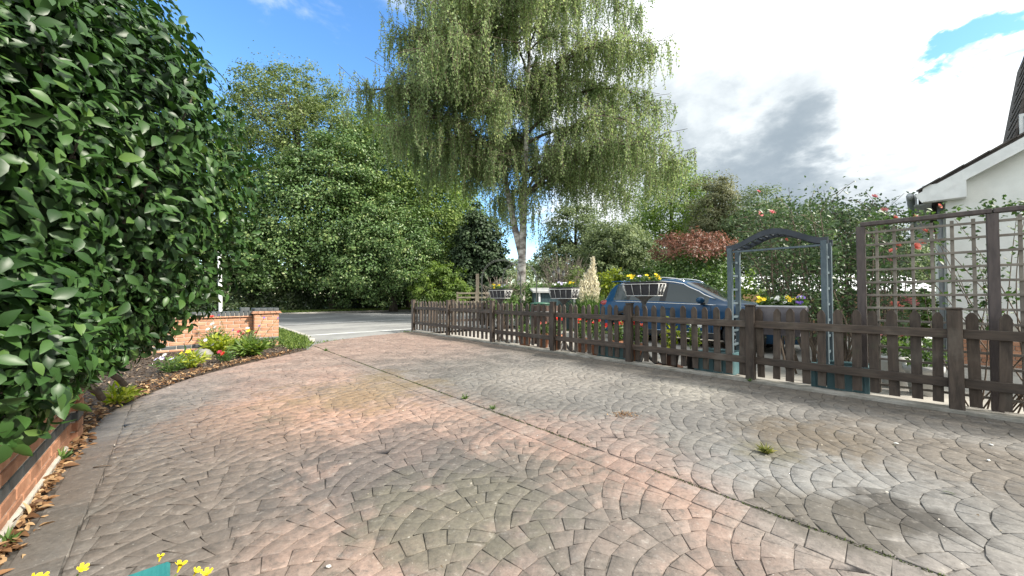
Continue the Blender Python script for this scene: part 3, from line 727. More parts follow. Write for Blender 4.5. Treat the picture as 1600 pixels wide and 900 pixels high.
def tree(name, label, cat, x, y, top, blobs, leaf, mat, nc, per, seed, trunk_r=.25, bark=None, group=None, z0=-.1, limbs=9, rc=None, aspect=.62, inner=.5, lean=(0, 0), trunk_top=.62, low=-.85):
    """blobs: list of (dx, dy, zc, rx, ry, rz, weight)"""
    root = thing(name, label, cat, (x, y, z0), 0, group); bark = bark or M_BARK
    tt = top * trunk_top
    m = MB(); pts = curve_pts((0, 0, -.1), (lean[0] * .3 + random.uniform(-.2, .2), random.uniform(-.2, .2), tt * .5), (lean[0], lean[1], tt), 8)
    m.tube(pts, [trunk_r * (1.35 if i == 0 else 1 - .7 * i / 8) for i in range(9)], 9); m.build('trunk', bark, root)
    parts = []; tw = sum(b[6] for b in blobs)
    for i, b in enumerate(blobs):
        k = max(6, int(nc * b[6] / tw)); rcc = rc or .2 * (b[3] + b[5]) / 2
        parts.append(clumps((b[0], b[1], b[2] - z0), (b[3], b[4], b[5]), k, per, rcc, seed + i * 7, inner=inner, low=low))
    rs = random.Random(seed)
    lm = MB()
    for i in range(limbs):
        pc = parts[i % len(parts)][3]; e = Vector(pc[rs.randrange(len(pc))]); q = pts[min(8, 2 + rs.randrange(6))]
        if e.z < q.z - 1: q = pts[2]
        lp = limb(lm, q, q + (e - q) * .92, trunk_r * .34, trunk_r * .06)
        for _ in range(3):
            e2 = Vector(pc[rs.randrange(len(pc))]); s_ = lp[3 + rs.randrange(3)]
            if (e2 - s_).length < (e - q).length * .8: limb(lm, s_, s_ + (e2 - s_) * .95, trunk_r * .13, trunk_r * .03, n=4, sides=5)
    lm.build('limbs', bark, root)
    foliage('crown', mat, parts, leaf, root, aspect)
    return root
def wood_tree(name, label, px, z, top_y, hw, leaf, mat, nc, per, seed, bot_y=480, inner=.5, extra=(), limbs=9, group='trees across the road', trunk_r=.28, airy=False):
    x = XP(px, z); top = HT(top_y, z); bot = max(HT(bot_y, z), .1); w = hw / FPX * z
    h = top - bot
    bl = [(0, 0, bot + h * .50, w * .92, w * .9, h * .5, 1.0),
          (-w * .45, -w * .3, bot + h * .33, w * .6, w * .7, h * .32, .55), (w * .45, -w * .35, bot + h * .36, w * .62, w * .7, h * .32, .55),
          (-w * .1, -w * .4, bot + h * .62, w * .62, w * .6, h * .3, .5)]
    bl += [(e[0] * w, e[1] * w, bot + e[2] * h, e[3] * w, e[3] * w, e[4] * h, e[5]) for e in extra]
    return tree(name, label, 'tree', x, z, top, bl, leaf, mat, nc, per, seed, trunk_r, None, group, inner=inner, limbs=limbs, trunk_top=.75 if not airy else .85)

wood_tree('oak_tree', 'dark leafy oak half hidden behind the glossy bush on the left', 345, 28, 190, 75, 0.198, M_OAK, 520, 71, 101)
wood_tree('oak_tree', 'tall oak with thin yellowing leaves and bare tips, left of the birch', 462, 31, 105, 105, 0.182, M_OAKY, 640, 65, 102, bot_y=330, inner=.55,
          extra=((-.55, 0, .62, .5, .3, .5), (.6, 0, .55, .5, .3, .5), (0, .1, .88, .5, .16, .3)), limbs=26, airy=True, trunk_r=.4)
wood_tree('ivy_clad_tree', 'big round ivy clad tree with dense dark green leaves across the road', 520, 29, 225, 110, 0.190, M_IVY, 900, 71, 103, extra=((.3, -.3, .8, .6, .25, .5), (-.6, -.2, .6, .5, .3, .4)), limbs=14)
wood_tree('broad_tree', 'broad yellow green tree just left of the hanging birch twigs', 640, 32, 158, 100, 0.198, M_OAK, 760, 71, 104, extra=((.35, -.3, .6, .55, .28, .5),), limbs=12)
wood_tree('holly_tree', 'low tree with pale leaf clusters overhanging the dark hedge at its left end', 395, 26, 335, 52, 0.167, M_IVY, 260, 68, 105, bot_y=462)
wood_tree('hazel_bush', 'bright green roadside bush above the far end of the picket fence', 690, 25, 410, 46, 0.137, M_LIGHT, 200, 68, 106, bot_y=484, trunk_r=.1)
wood_tree('ivy_clad_tree', 'sunlit tree of mixed leaves right of the big ivy clad tree, above the hedge', 615, 28, 300, 80, 0.167, M_IVY, 620, 68, 107, bot_y=484)
wood_tree('spruce_tree', 'dark conifer with drooping branches beside the birch', 748, 27, 325, 42, 0.228, M_CONIF, 420, 62, 108, bot_y=480, extra=((.0, 0, .2, 1.1, .25, .4),))
wood_tree('broad_tree', 'leafy tree filling the gap behind the dark conifer and the birch trunk', 705, 35, 260, 70, 0.213, M_OAK, 420, 68, 109)
wood_tree('ash_tree', 'pale green tree seen through the right side of the birch', 900, 30, 305, 62, 0.182, M_FAR, 380, 65, 110, limbs=12)
wood_tree('lime_tree', 'bright green round topped tree right of the birch', 1050, 33, 248, 80, 0.190, M_LIGHT, 520, 68, 111, limbs=14)
wood_tree('cherry_tree', 'olive brown tree with upright bare tips right of the bright green round topped tree', 1118, 27, 268, 45, 0.137, M_OLIVE, 380, 62, 112, bot_y=430, limbs=22, airy=True)
wood_tree('ash_tree', 'grey green tree behind the car, below the right edge of the birch', 965, 24, 345, 70, 0.152, M_FAR, 480, 65, 113, bot_y=470)
wood_tree('ash_tree', 'dull green tree between the red topped shrub and the garden arch', 1180, 24, 300, 62, 0.152, M_FAR, 420, 65, 114, bot_y=470)
wood_tree('ash_tree', 'dull green tree behind the garden arch and its climbing rose', 1290, 26, 318, 90, 0.167, M_FAR, 460, 65, 115, bot_y=470)
wood_tree('ash_tree', 'grey green tree seen through the trellis', 1440, 30, 372, 85, 0.167, M_FAR, 320, 65, 116, bot_y=470)
wood_tree('broad_tree', 'tall green tree between the yellowing oak and the hanging birch twigs', 575, 33, 165, 75, 0.198, M_OAK, 560, 68, 121, extra=((.2, -.2, .75, .6, .25, .5),))
# hedge along the far side of the road
def hedge(name, label, a, b0, b1, h, depth, n, leaf, mat, seed, z0=0):
    rs = np.random.default_rng(seed); root = thing(name, label, 'hedge', AB(a, (b0 + b1) / 2, z0))
    b_ = rs.uniform(b0, b1, n); t = rs.random(n); hh = h * (1 + .13 * np.sin(b_ * .9) + .1 * np.sin(b_ * 2.3 + 1))
    zf = hh * t; a_ = a + np.abs(rs.normal(0, .25, n)) + .5 * t ** 2 * depth * .4 + .25 * np.sin(b_ * 1.7 + zf * 1.3) + .2 * np.sin(b_ * 4.1 - zf * 2)
    tp = rs.random(n) < .3; zf[tp] = hh[tp] * rs.uniform(.85, 1.05, tp.sum()); a_[tp] = a + rs.uniform(0, depth, tp.sum())
    c = AB(a, (b0 + b1) / 2)
    P = np.stack([UX * a_ + NX * b_ - c.x, UY * a_ + NY * b_ - c.y, zf], 1)
    N_ = unit(np.array([-UX, -UY, .35]) + rs.normal(size=(n, 3)) * .6)
    foliage('foliage', mat, [(P, N_, np.clip(.4 + .18 * np.sin(b_ * 2.1 + zf * 2) + rs.normal(0, .22, n), 0, 1))], leaf, root, .7)
    m = MB(); 
    for k in range(int((b1 - b0) / 1.2)):
        v = AB(a + depth * .5, b0 + .6 + k * 1.2) - c; m.tube([(v.x, v.y, -.1), (v.x + .1, v.y, h * .6)], [.07, .03], 5)
    m.build('stems', M_BARK, root); return root
hedge('dark_hedge', 'dark evergreen hedge along the grass verge across the road', 30.6, -9, 16, 2.6, 2.0, 26000, .22, M_DARK, 31)
hedge('field_hedge', 'distant green hedge closing the view behind the garden', 41, 4, 70, 6.0, 4, 26000, .40, M_FAR, 32)
hedge('garden_hedge', 'green garden hedge between the birch trunk and the car', 14.8, 12.6, 17.5, 1.5, 1.2, 9000, .11, M_GREEN, 33)

# ---- weeping birch
def birch(x, y):
    root = thing('birch_tree', 'tall weeping silver birch with white trunk and long hanging leafy twigs', 'tree', (x, y, -.1))
    rs = random.Random(5)
    main = curve_pts((0, 0, 0), (.15, 0, 5), (.55, .2, 15.2), 12)
    m = MB(); m.tube(main, [.27 if i == 0 else .21 * (1 - .075 * i) for i in range(13)], 10); m.build('trunk', M_BIRCHB, root)
    fork = curve_pts(main[3], (-.7, .2, 5.6), (-1.75, .4, 14.3), 8)
    m = MB(); m.tube(fork, [.15 * (1 - .1 * i) for i in range(9)], 8); m.build('trunk', M_BIRCHB, root, label='slender second white trunk leaning left')
    lm = MB(); tw = MB(); P, D, N_, T = [], [], [], []
    def strand(q, L, tintc, curtain=0.0):
        sx_, sy_ = rs.gauss(0, .08), rs.gauss(0, .08)
        n = max(4, int(L / .045)); pts = []
        for i in range(n):
            t = i / n
            p_ = (q.x + sx_ * L * t + .04 * math.sin(5 * t + sx_ * 40), q.y + sy_ * L * t + .04 * math.cos(6 * t), q.z - L * t + .12 * (1 - (1 - t) ** 2))
            pts.append(p_)
            for _ in range(1 if rs.random() < .8 else 2):
                P.append((p_[0] + rs.gauss(0, .035), p_[1] + rs.gauss(0, .035), p_[2]))
                D.append((rs.gauss(0, .6), rs.gauss(0, .6), -.7)); N_.append((rs.gauss(0, .7), rs.gauss(0, .7), rs.gauss(.25, .4))); T.append(min(1, max(0, tintc + rs.gauss(0, .17))))
        tw.tube(pts[::max(1, n // 4)] + [pts[-1]], .006, 3, False)
    # limbs: (stem, height fraction, azimuth deg (0=+x), length, rise)
    spec = []
    for i in range(48):
        st = main if rs.random() < .62 else fork
        hi = rs.uniform(.36, .97) if st is main else rs.uniform(.42, .97)
        az_ = rs.uniform(0, 360)
        if st is fork: az_ = rs.gauss(185, 75)
        spec.append((st, hi, az_, rs.uniform(2.2, 5.6) * (1.0 - 1.0 * abs(hi - .62)), rs.uniform(.6, 2.0)))
    spec += [(main, .36, 8, 6.0, 2.0), (main, .46, -12, 6.1, 2.2), (main, .55, 20, 5.9, 2.0), (main, .42, 30, 6.2, 1.6), (main, .36, -25, 5.0, 2.2), (fork, .40, 178, 4.6, 2.2), (fork, .55, 195, 4.5, 2.0), (fork, .36, 205, 4.4, 2.0), (fork, .68, 165, 4.2, 1.8), (fork, .48, 150, 4.2, 1.3), (main, .62, 0, 5.6, 1.8), (main, .70, -25, 5.0, 1.6), (main, .72, 30, 5.4, 1.5),(main, .8, 5, 4.8, 1.4), (fork, .8, 180, 3.6, 1.4), (fork, .9, 200, 3.0, 1.2)]
    for (st, hi, az_, L, rise) in spec:
        hi = min(.97, max(.43, hi + rs.uniform(-.05, .05))); rise *= rs.uniform(.6, 1.6)
        f = hi * (len(st) - 1); i0 = min(int(f), len(st) - 2); q = Vector(st[i0]).lerp(Vector(st[i0 + 1]), f - i0)
        dx, dy = math.cos(R(az_)), math.sin(R(az_))
        pts = curve_pts(q, q + Vector((dx * L * .5, dy * L * .5, rise * 1.5)), q + Vector((dx * L, dy * L, rise * .45)), 8)
        r0 = .022 + .008 * L
        lm.tube(pts, [r0 * (1 - .1 * k) for k in range(9)], 6)
        tc_ = .42 + rs.gauss(0, .10)
        for _ in range(10): strand(Vector(pts[7]).lerp(Vector(pts[8]), rs.random()), rs.uniform(.4, 1.3), tc_)
        ns = int(19 * L)
        for k in range(ns):
            t = (.22 + .78 * (k + rs.random()) / ns) * 8; j = min(int(t), 7); s_ = Vector(pts[j]).lerp(Vector(pts[j + 1]), t - j)
            # short side twig that carries hanging strands
            sd_ = Vector((rs.gauss(0, .5), rs.gauss(0, .5), rs.uniform(-.05, .35)))
            e = s_ + sd_
            tw.tube([s_, (s_ + e) / 2 + Vector((0, 0, .06)), e], .009, 3, False)
            for _ in range(7):
                u_ = s_.lerp(e, rs.random()); P.append((u_.x + rs.gauss(0, .05), u_.y + rs.gauss(0, .05), u_.z + rs.gauss(0, .05))); D.append((rs.gauss(0, .6), rs.gauss(0, .6), -.5)); N_.append((rs.gauss(0, .7), rs.gauss(0, .7), rs.gauss(.4, .4))); T.append(min(1, max(0, tc_ + rs.gauss(.05, .17))))
            for _ in range(2):
                strand(s_.lerp(e, rs.uniform(.55, 1)), rs.uniform(.45, 1.7) * (1.15 if t > 4.5 else .9), tc_ + .05 * (e.z < 6))
    # curtain round the lower trunk
    for k in range(90):
        a_ = rs.uniform(0, 6.28); r_ = rs.uniform(.12, .95); h_ = rs.uniform(4.7, 7.2) - r_ * .2
        strand(Vector((.25 + r_ * math.cos(a_), r_ * math.sin(a_), h_)), rs.uniform(.8, 1.7), .62)
    lm.build('limbs', M_BARK, root); tw.build('twigs', M_TWIG, root)
    n = len(P); L = RNG.uniform(.06, .10, n)
    link_mesh('crown', leaf_mesh('crown', M_BIRCH, np.array(P), np.array(D), np.array(N_), L, L * .72, np.array(T)), root)
birch(.32, 15.0)

# ---- shrubs
def shrub(name, label, cat, x, y, z0, radii, zc, n, leaf, mat, seed, per=26, inner=.45, stems=7, stem_mat=None, aspect=.6, low=-.9, rc=None, stem_r=.014, extra=(), group=None):
    root = thing(name, label, cat, (x, y, z0), 0, group)
    nc = max(8, n // per); parts = [clumps((0, 0, zc), radii, nc, per, rc or .28 * (radii[0] + radii[2]) / 2, seed, inner=inner, low=low, lumpy=.2)]
    for i, e in enumerate(extra): parts.append(clumps(e[0:3], e[3:6], max(5, int(nc * e[6])), per, .26 * (e[3] + e[5]) / 2, seed + 50 + i, inner=inner, low=low, lumpy=.2))
    foliage('foliage', mat, parts, leaf, root, aspect)
    m = MB(); rs = random.Random(seed); C = np.concatenate([p_[3] for p_ in parts])
    for k in range(stems):
        e = Vector(C[rs.randrange(len(C))]); b0 = Vector((rs.gauss(0, .05), rs.gauss(0, .05), -.05)); limb(m, b0, e, stem_r, stem_r * .35, .1, 5, 5)
    m.build('stems', stem_mat or M_TWIG, root); return root

def px_obj(px, z): return XP(px, z), z
def bloom_mesh(r, petals, mat, cup=.4, layers=1, name='bloom'):
    m = MB()
    for l in range(layers):
        rr = r * (1 - .3 * l); c_ = cup + .35 * l
        for k in range(petals):
            a = 2 * math.pi * (k + .5 * l) / petals; da = math.pi / petals * 1.05
            def q(t, u): return (rr * t * math.cos(a + u), rr * t * math.sin(a + u), rr * c_ * t * t + .1 * r * l)
            m.add([q(.06, 0), q(.55, -da), q(1, -da * .45), q(1.04, da * .1), q(1, da * .5), q(.55, da)], [(0, 1, 2, 3), (0, 3, 4, 5)], True)
    return m.mesh(name, mat)
def fmat(name, c1, c2): return pmat(name, c1, c2, 40, .6, spec=.3)
M_RED = fmat('red_petals', (.62, .035, .03), (.75, .10, .07)); M_PINK = fmat('pink_petals', (.75, .22, .26), (.80, .38, .38))
M_CORAL = fmat('coral_petals', (.80, .20, .16), (.82, .33, .26)); M_YEL = fmat('yellow_petals', (.72, .50, .01), (.78, .60, .03))
M_PURP = fmat('purple_petals', (.16, .09, .42), (.26, .16, .55)); M_LILAC = fmat('lilac_petals', (.55, .50, .75), (.66, .62, .82))
M_WHT = fmat('white_petals', (.78, .79, .76), (.85, .86, .82)); M_MAG = fmat('crimson_petals', (.33, .02, .05), (.45, .04, .07))
BL = {k: bloom_mesh(1.0, *v) for k, v in {'red': (6, M_RED, .5, 3), 'pink': (7, M_PINK, .5, 3), 'coral': (7, M_CORAL, .5, 3), 'yellow': (5, M_YEL, .25, 1), 'purple': (6, M_PURP, .3, 2), 'lilac': (6, M_LILAC, .3, 1), 'white': (6, M_WHT, .35, 2), 'crimson': (6, M_MAG, .4, 2)}.items()}
def bloom(root, kind, p, r, face=None):
    o = link_mesh('bloom', BL[kind], root, p); o.scale = (r, r, r)
    fv = Vector(face) if face else Vector((random.uniform(-.5, .5), random.uniform(-1.0, -.1), random.uniform(.3, 1)))
    o.rotation_euler = fv.to_track_quat('Z', 'Y').to_euler(); return o

# red topped shrub behind the car
x, y = px_obj(1085, 12.8)
s_ = shrub('photinia_bush', 'clipped shrub with red top leaves and dark green lower leaves behind the car', 'shrub', x, y, -.05, (1.25, 1.0, 1.0), 1.85, 5200, .11, M_GREEN, 61, stems=9, stem_r=.03)
pr = [clumps((0, -.1, 2.75), (1.30, .95, .62), 120, 26, .26, 62, inner=.5, low=-.5)]
foliage('red_foliage', M_REDLF, pr, .11, s_, .5)
# shrubs between birch and car
x, y = px_obj(822, 13.9); shrub('laurel_bush', 'rounded dark green bush left of the teal shed, behind the wire baskets', 'shrub', x, y, -.05, (.72, .6, .70), 1.0, 2600, .085, M_GREEN, 63)
x, y = px_obj(790, 12.9); shrub('laurel_bush', 'green bush behind the leftmost basket stand', 'shrub', x, y, -.05, (.6, .6, .6), .75, 1300, .08, M_GREEN, 64)
x, y = px_obj(962, 13.6); shrub('euonymus_bush', 'yellow leaved bush right of the pampas plumes', 'shrub', x, y, -.05, (.60, .6, .95), 1.15, 2200, .12, M_LIME, 65)
x, y = px_obj(1000, 13.4); shrub('viburnum_bush', 'green bush above the rear roof of the blue car', 'shrub', x, y, -.05, (1.0, .7, .75), 1.30, 2400, .12, M_GREEN, 66)
x, y = px_obj(1172, 10.2); shrub('hydrangea_bush', 'bright green bush beyond the bonnet of the blue car, behind the left arch post', 'shrub', x, y, -.05, (.62, .5, .65), 1.20, 2200, .085, M_LIGHT, 67)
x, y = px_obj(902, 13.9); shrub('spindle_bush', 'bush with reddish yellow leaves behind the teal shed', 'shrub', x, y, -.05, (.7, .5, .9), 1.35, 1700, .10, M_OAKY, 68)
x, y = px_obj(1437, 7.6); shrub('clipped_conifer', 'small dense green conifer behind the trellis next to the white house', 'shrub', x, y, -.05, (.24, .22, .6), .75, 2200, .05, M_LIGHT, 69, rc=.12)
# twiggy grey bare shrubs
def twig_bush(name, label, x, y, h, w, seed, n=70):
    root = thing(name, label, 'shrub', (x, y, -.05)); rs = random.Random(seed); m = MB()
    for k in range(n):
        a_ = rs.uniform(0, 6.28); r_ = w * rs.uniform(.2, 1); e = Vector((r_ * math.cos(a_), r_ * math.sin(a_) * .7, h * rs.uniform(.6, 1)))
        p_ = limb(m, (rs.gauss(0, .06), rs.gauss(0, .06), 0), e, .014, .004, .12, 6, 4)
        for _ in range(3):
            s0 = p_[rs.randrange(2, 6)]; limb(m, s0, s0 + Vector((rs.gauss(0, .25), rs.gauss(0, .25), rs.uniform(.05, .45))), .007, .003, .05, 3, 3)
    m.build('twigs', pmat('grey_twigs', (.22, .18, .15), (.34, .29, .25), 8, .9), root); return root
x, y = px_obj(785, 13.5); twig_bush('bare_shrub', 'bare twiggy shrub behind the thin wire hoop', x, y, 1.95, .95, 71)
x, y = px_obj(882, 15.0); twig_bush('bare_shrub', 'grey leafless shrub behind the teal shed, right of the birch trunk', x, y, 2.9, 1.2, 72, 110)
# pampas grass
x, y = px_obj(921, 12.4)
pr_ = thing('pampas_grass', 'pampas grass with feathery cream plumes left of the car', 'ornamental grass', (x, y, -.05))
n = 900; a_ = RNG.uniform(0, 6.28, n); sp = RNG.random(n) ** .6
P = np.stack([.10 * np.cos(a_) * sp, .10 * np.sin(a_) * sp, np.zeros(n)], 1); D = np.stack([np.cos(a_) * sp * .55, np.sin(a_) * sp * .55, np.ones(n)], 1)
link_mesh('blades', leaf_mesh('blades', M_GREEN, P, D, rdir(n), RNG.uniform(.8, 1.35, n), .016, RNG.random(n), 'curve', droop=.5), pr_)
M_PLUME = leafmat('plume', (.62, .58, .46), (.76, .73, .60), (.86, .84, .72), .8, .4)
for (dx, h, ln) in ((-.26, 1.62, .70), (-.12, 1.85, .80), (.0, 2.0, .85), (.12, 2.40, .95), (.22, 1.75, .85), (-.03, 1.55, .7), (.09, 1.7, .7)):
    st = MB().tube(curve_pts((dx * .3, 0, 0), (dx * .7, 0, h * .6), (dx, .02, h), 5), .008, 5).build('stalk', M_STEM, pr_)
    n = 900; t = RNG.random(n); wd = .085 * np.sin(np.pi * np.clip(t * .85 + .12, 0, 1)); P = np.stack([dx + RNG.normal(0, 1, n) * wd * .5, RNG.normal(0, 1, n) * wd * .5, h - ln + ln * t], 1)
    D = unit(np.stack([RNG.normal(0, .45, n), RNG.normal(0, .45, n), np.full(n, .9)], 1))
    link_mesh('plume', leaf_mesh('plume', M_PLUME, P, D, rdir(n), RNG.uniform(.07, .15, n), .022, RNG.random(n)), pr_)

# climbing rose behind arch and trellis
rs = random.Random(9)
rose = thing('climbing_rose', 'tall climbing rose with pink and coral blooms behind the arch and trellis', 'rose', (AB(.9, 7.3).x, AB(.9, 7.3).y, -.05))
cx, cy = rose.location.x, rose.location.y
m = MB(); PT = []
for k in range(64):
    pxx = rs.uniform(1168, 1425); yy = rs.uniform(5.3, 7.6); topy = rs.choice([rs.uniform(305, 345), rs.uniform(330, 400)]) if pxx < 1380 else rs.uniform(318, 420)
    e = Vector((XP(pxx, yy) - cx, yy - cy, HT(topy, yy))); b0 = Vector((rs.gauss(0, .25) + (e.x * .45), rs.gauss(0, .2) + e.y * .4, 0))
    pts = limb(m, b0, e, .016, .004, .06, 9, 5)
    for t in range(3, 10):
        for _ in range(2):
            q = Vector(pts[t]); q2 = q + Vector((rs.gauss(0, .16), rs.gauss(0, .16), rs.gauss(.05, .12))); m.tube([q, q2], .004, 3, False); PT += [q2, q.lerp(q2, .5)]
    for _ in range(6): PT.append(Vector(pts[-1]) + Vector((rs.gauss(0, .08), rs.gauss(0, .08), rs.gauss(-.03, .08))))
for k in range(190): 
    yy = rs.uniform(6.0, 7.8); pxx = rs.gauss(1285, 55); q = Vector((XP(pxx, yy) - cx, yy - cy, HT(rs.uniform(318, 418), yy))); PT.append(q)
m.build('stems', M_TWIG, rose)
PT = np.array([tuple(v) for v in PT]); per = 6
P = (PT[:, None] + RNG.normal(0, .075, (len(PT), per, 3))).reshape(-1, 3); n = len(P)
foliage('foliage', leafmat('rose_leaves', (.035, .07, .03), (.075, .125, .05), (.14, .20, .085), .42, .25), [(P, unit(RNG.normal(size=(n, 3)) * .7 + [0, -.2, .7]), np.clip(RNG.normal(.42, .22, n), 0, 1))], .062, rose, .62)
for (bx, by, z, k, r_) in ((1189, 335, 6.2, 'pink', .055), (1208, 332, 6.2, 'pink', .055), (1187, 299, 6.6, 'pink', .04), (1400, 341, 6.0, 'coral', .06), (1432, 340, 6.0, 'coral', .06), (1384, 328, 6.2, 'pink', .05), (1369, 307, 6.3, 'pink', .05), (1430, 385, 5.6, 'coral', .075), (1451, 363, 5.6, 'coral', .07), (1397, 393, 5.8, 'coral', .06), (1402, 383, 5.8, 'coral', .06), (1441, 379, 5.7, 'coral', .05), (1390, 407, 5.9, 'pink', .045), (1229, 375, 6.3, 'coral', .045), (1420, 474, 5.5, 'pink', .10), (1398, 478, 5.5, 'coral', .085), (1411, 470, 5.6, 'pink', .08), (1470, 322, 5.3, 'coral', .04), (1340, 372, 6.4, 'pink', .04)):
    bloom(rose, k, (XP(bx, z) - cx, z - cy, HT(by, z) + .05), r_)
# second climber along the trellis top by the house
rose2 = thing('climbing_plant', 'thin stemmed climber with small leaves spread over the trellis against the white house', 'climbing plant', (AB(-.6, 6.15).x, AB(-.6, 6.15).y, -.05))
cx, cy = rose2.location.x, rose2.location.y; m = MB(); PT = []
for k in range(26):
    a0_ = rs.uniform(-1.6, .1); p0 = AB(a0_ * .5 - .3, 6.15); a1_ = rs.uniform(-1.7, .15); p1 = AB(a1_, rs.uniform(6.0, 6.2))
    e = Vector((p1.x - cx, p1.y - cy, rs.uniform(1.2, 2.02) if k % 3 else rs.uniform(1.95, 2.1)))
    pts = limb(m, (p0.x - cx, p0.y - cy, .0), e, .007, .002, .05, 9, 4)
    for t in range(5, 10):
        if rs.random() < .62: PT += [Vector(pts[t]) + Vector((rs.gauss(0, .05), rs.gauss(0, .05), rs.gauss(0, .06))) for _ in range(4)]
for k in range(150):
    p1 = AB(rs.uniform(-1.7, .45), 6.05); PT.append(Vector((p1.x - cx + rs.gauss(0, .04), p1.y - cy + rs.gauss(0, .05), 2.0 + abs(rs.gauss(0, .05)))))
m.build('stems', M_TWIG, rose2); PT = np.array([tuple(v) for v in PT]); P = (PT[:, None] + RNG.normal(0, .025, (len(PT), 3, 3))).reshape(-1, 3); n = len(P)
foliage('foliage', M_GREEN, [(P, unit(RNG.normal(size=(n, 3)) * .7 + [0, -.4, .6]), RNG.random(n) * .6)], .048, rose2, .66)

# ---- camellia: the glossy bush on the left
M_CAM = leafmat('camellia_leaves', (.017, .046, .014), (.042, .100, .023), (.120, .205, .048), .44, .15, .45, 0.0)
def camellia():
    root = thing('camellia_bush', 'huge glossy dark green camellia bush overhanging the low brick wall at the left', 'bush', (-3.2, 2.3, .36))
    bl = [(-3.2, 2.28, 1.95, 1.27, 1.27, 1.40), (-2.78, 1.42, 1.75, .92, .92, 1.2), (-3.35, 2.3, 2.65, 1.10, 1.10, 1.12), (-2.45, 1.28, 1.12, .50, .50, .46), (-3.75, 3.2, 1.75, .75, .75, .85), (-2.95, 1.35, 2.7, .95, .9, 1.2), (-2.88, 2.3, 1.0, .52, .5, .45), (-3.05, 2.7, 1.05, .45, .5, .45), (-2.9, 1.0, 2.0, .7, .7, 1.3), (-3.5, 1.9, 3.2, .9, .9, .9)] + [(AB(a, -.68).x, AB(a, -.68).y, .90 + .05 * (a - 2.6), .42, .42, .47) for a in (2.55, 2.9, 3.3)] + [(AB(3.75, -.75).x, AB(3.75, -.75).y, .98, .36, .36, .40)] + [(-3.1, 1.9, 2.35, .95, .8, .8), (-2.6, 1.5, 2.3, .6, .6, .7)]
    P, O = [], []
    for i, b in enumerate(bl):
        c = np.array(b[:3]); r = np.array(b[3:]); n = int(22500 * (b[3] * b[5]) / 1.7)
        d = rdir(n); rad = 1 - np.abs(RNG.normal(0, .24, n)) + .07 * lump(d, 200 + i, 4) + .035 * RNG.normal(size=n)
        q = c + d * r * rad[:, None]; ok = np.ones(n, bool)
        for j, b2 in enumerate(bl):
            if j != i: ok &= np.linalg.norm((q - np.array(b2[:3])) / np.array(b2[3:]), axis=1) > .80
        ok &= (q @ np.array([NX, NY, 0]) > -2.4) & (q[:, 2] > np.where(q @ np.array([NX, NY, 0]) > -.55, .34, .60))
        P.append(q[ok]); O.append(d[ok])
    P = np.concatenate(P); O = np.concatenate(O)
    # drop what only the far side of the bush would show
    cam_dir = unit(np.array([0, 0, 1.1]) - P); keep = (np.sum(cam_dir * O, 1) > -.7); P, O = P[keep], O[keep]; n = len(P)
    tang = unit(np.cross(O, rdir(n)))
    D = unit(tang * .75 + O * .6 + np.array([0, 0, -.38])); N_ = unit(O * .85 + np.array([0, 0, .62]) + RNG.normal(size=(n, 3)) * .34)
    L = RNG.uniform(.046, .092, n); Wd = L * RNG.uniform(.46, .60, n); T = np.clip(RNG.normal(.36, .2, n) + .12 * lump(P * 1.0, 77, 2.0), 0, 1)
    fwd = P[:, 1]; pxs = 800 + FPX * P[:, 0] / np.maximum(fwd, .05); vis = (pxs > 0) & (fwd > .2) & (np.abs(463 - FPX * (P[:, 2] - 1.1) / np.maximum(fwd, .05) - 450) < 450)
    face = np.sum(unit(np.array([0, 0, 1.1]) - P) * O, 1)
    order = np.argsort(np.where(vis & (face > .15), np.linalg.norm(P, axis=1) * (1.2 - .2 * face), 99)); sel = order[:300]; rest = np.setdiff1d(np.arange(n), sel)
    base = np.array(root.location)
    link_mesh('foliage', leaf_mesh('foliage', M_CAM, P[rest] - base, D[rest], N_[rest], L[rest], Wd[rest], T[rest], 'curve', .28, .16), root)['kind'] = 'stuff'
    for i in sel:
        o = link_mesh('leaf', leaf_mesh('leaf', M_CAM, np.zeros((1, 3)), D[i:i + 1], N_[i:i + 1], L[i:i + 1], Wd[i:i + 1], T[i:i + 1], 'curve', .28, .16), root, tuple(P[i] - base))
    ip_, id_ = [], []
    for b in bl[:8]:
        k_ = int(2600 * b[3] * b[5]); dd_ = rdir(k_); ip_.append(np.array(b[:3]) + dd_ * np.array(b[3:]) * RNG.uniform(.25, .82, (k_, 1))); id_.append(dd_)
    ip_ = np.concatenate(ip_); id_ = np.concatenate(id_); ok = (ip_[:, 2] > .62) & (ip_ @ np.array([NX, NY, 0]) > -2.0); ip_, id_ = ip_[ok], id_[ok]; k_ = len(ip_)
    link_mesh('inner_foliage', leaf_mesh('inner_foliage', M_CAM, ip_ - base, rdir(k_), rdir(k_) * .8 + unit(-ip_ * [1, 1, 0]), RNG.uniform(.09, .13, k_), .065, RNG.random(k_) * .4, 'fold'), root)['kind'] = 'stuff'  # inner leaves tinted darker: the bush's interior shade put into their colour
    m = MB(); rs = random.Random(3)
    for k in range(70):
        i = rs.randrange(n); e = Vector(P[i] - base); b0 = Vector((rs.gauss(-.1, .15), rs.gauss(0, .25), 0)); limb(m, b0, b0 + (e - b0) * .97, .024, .004, .08, 7, 5)
    m.build('branches', M_BARK, root)
camellia()

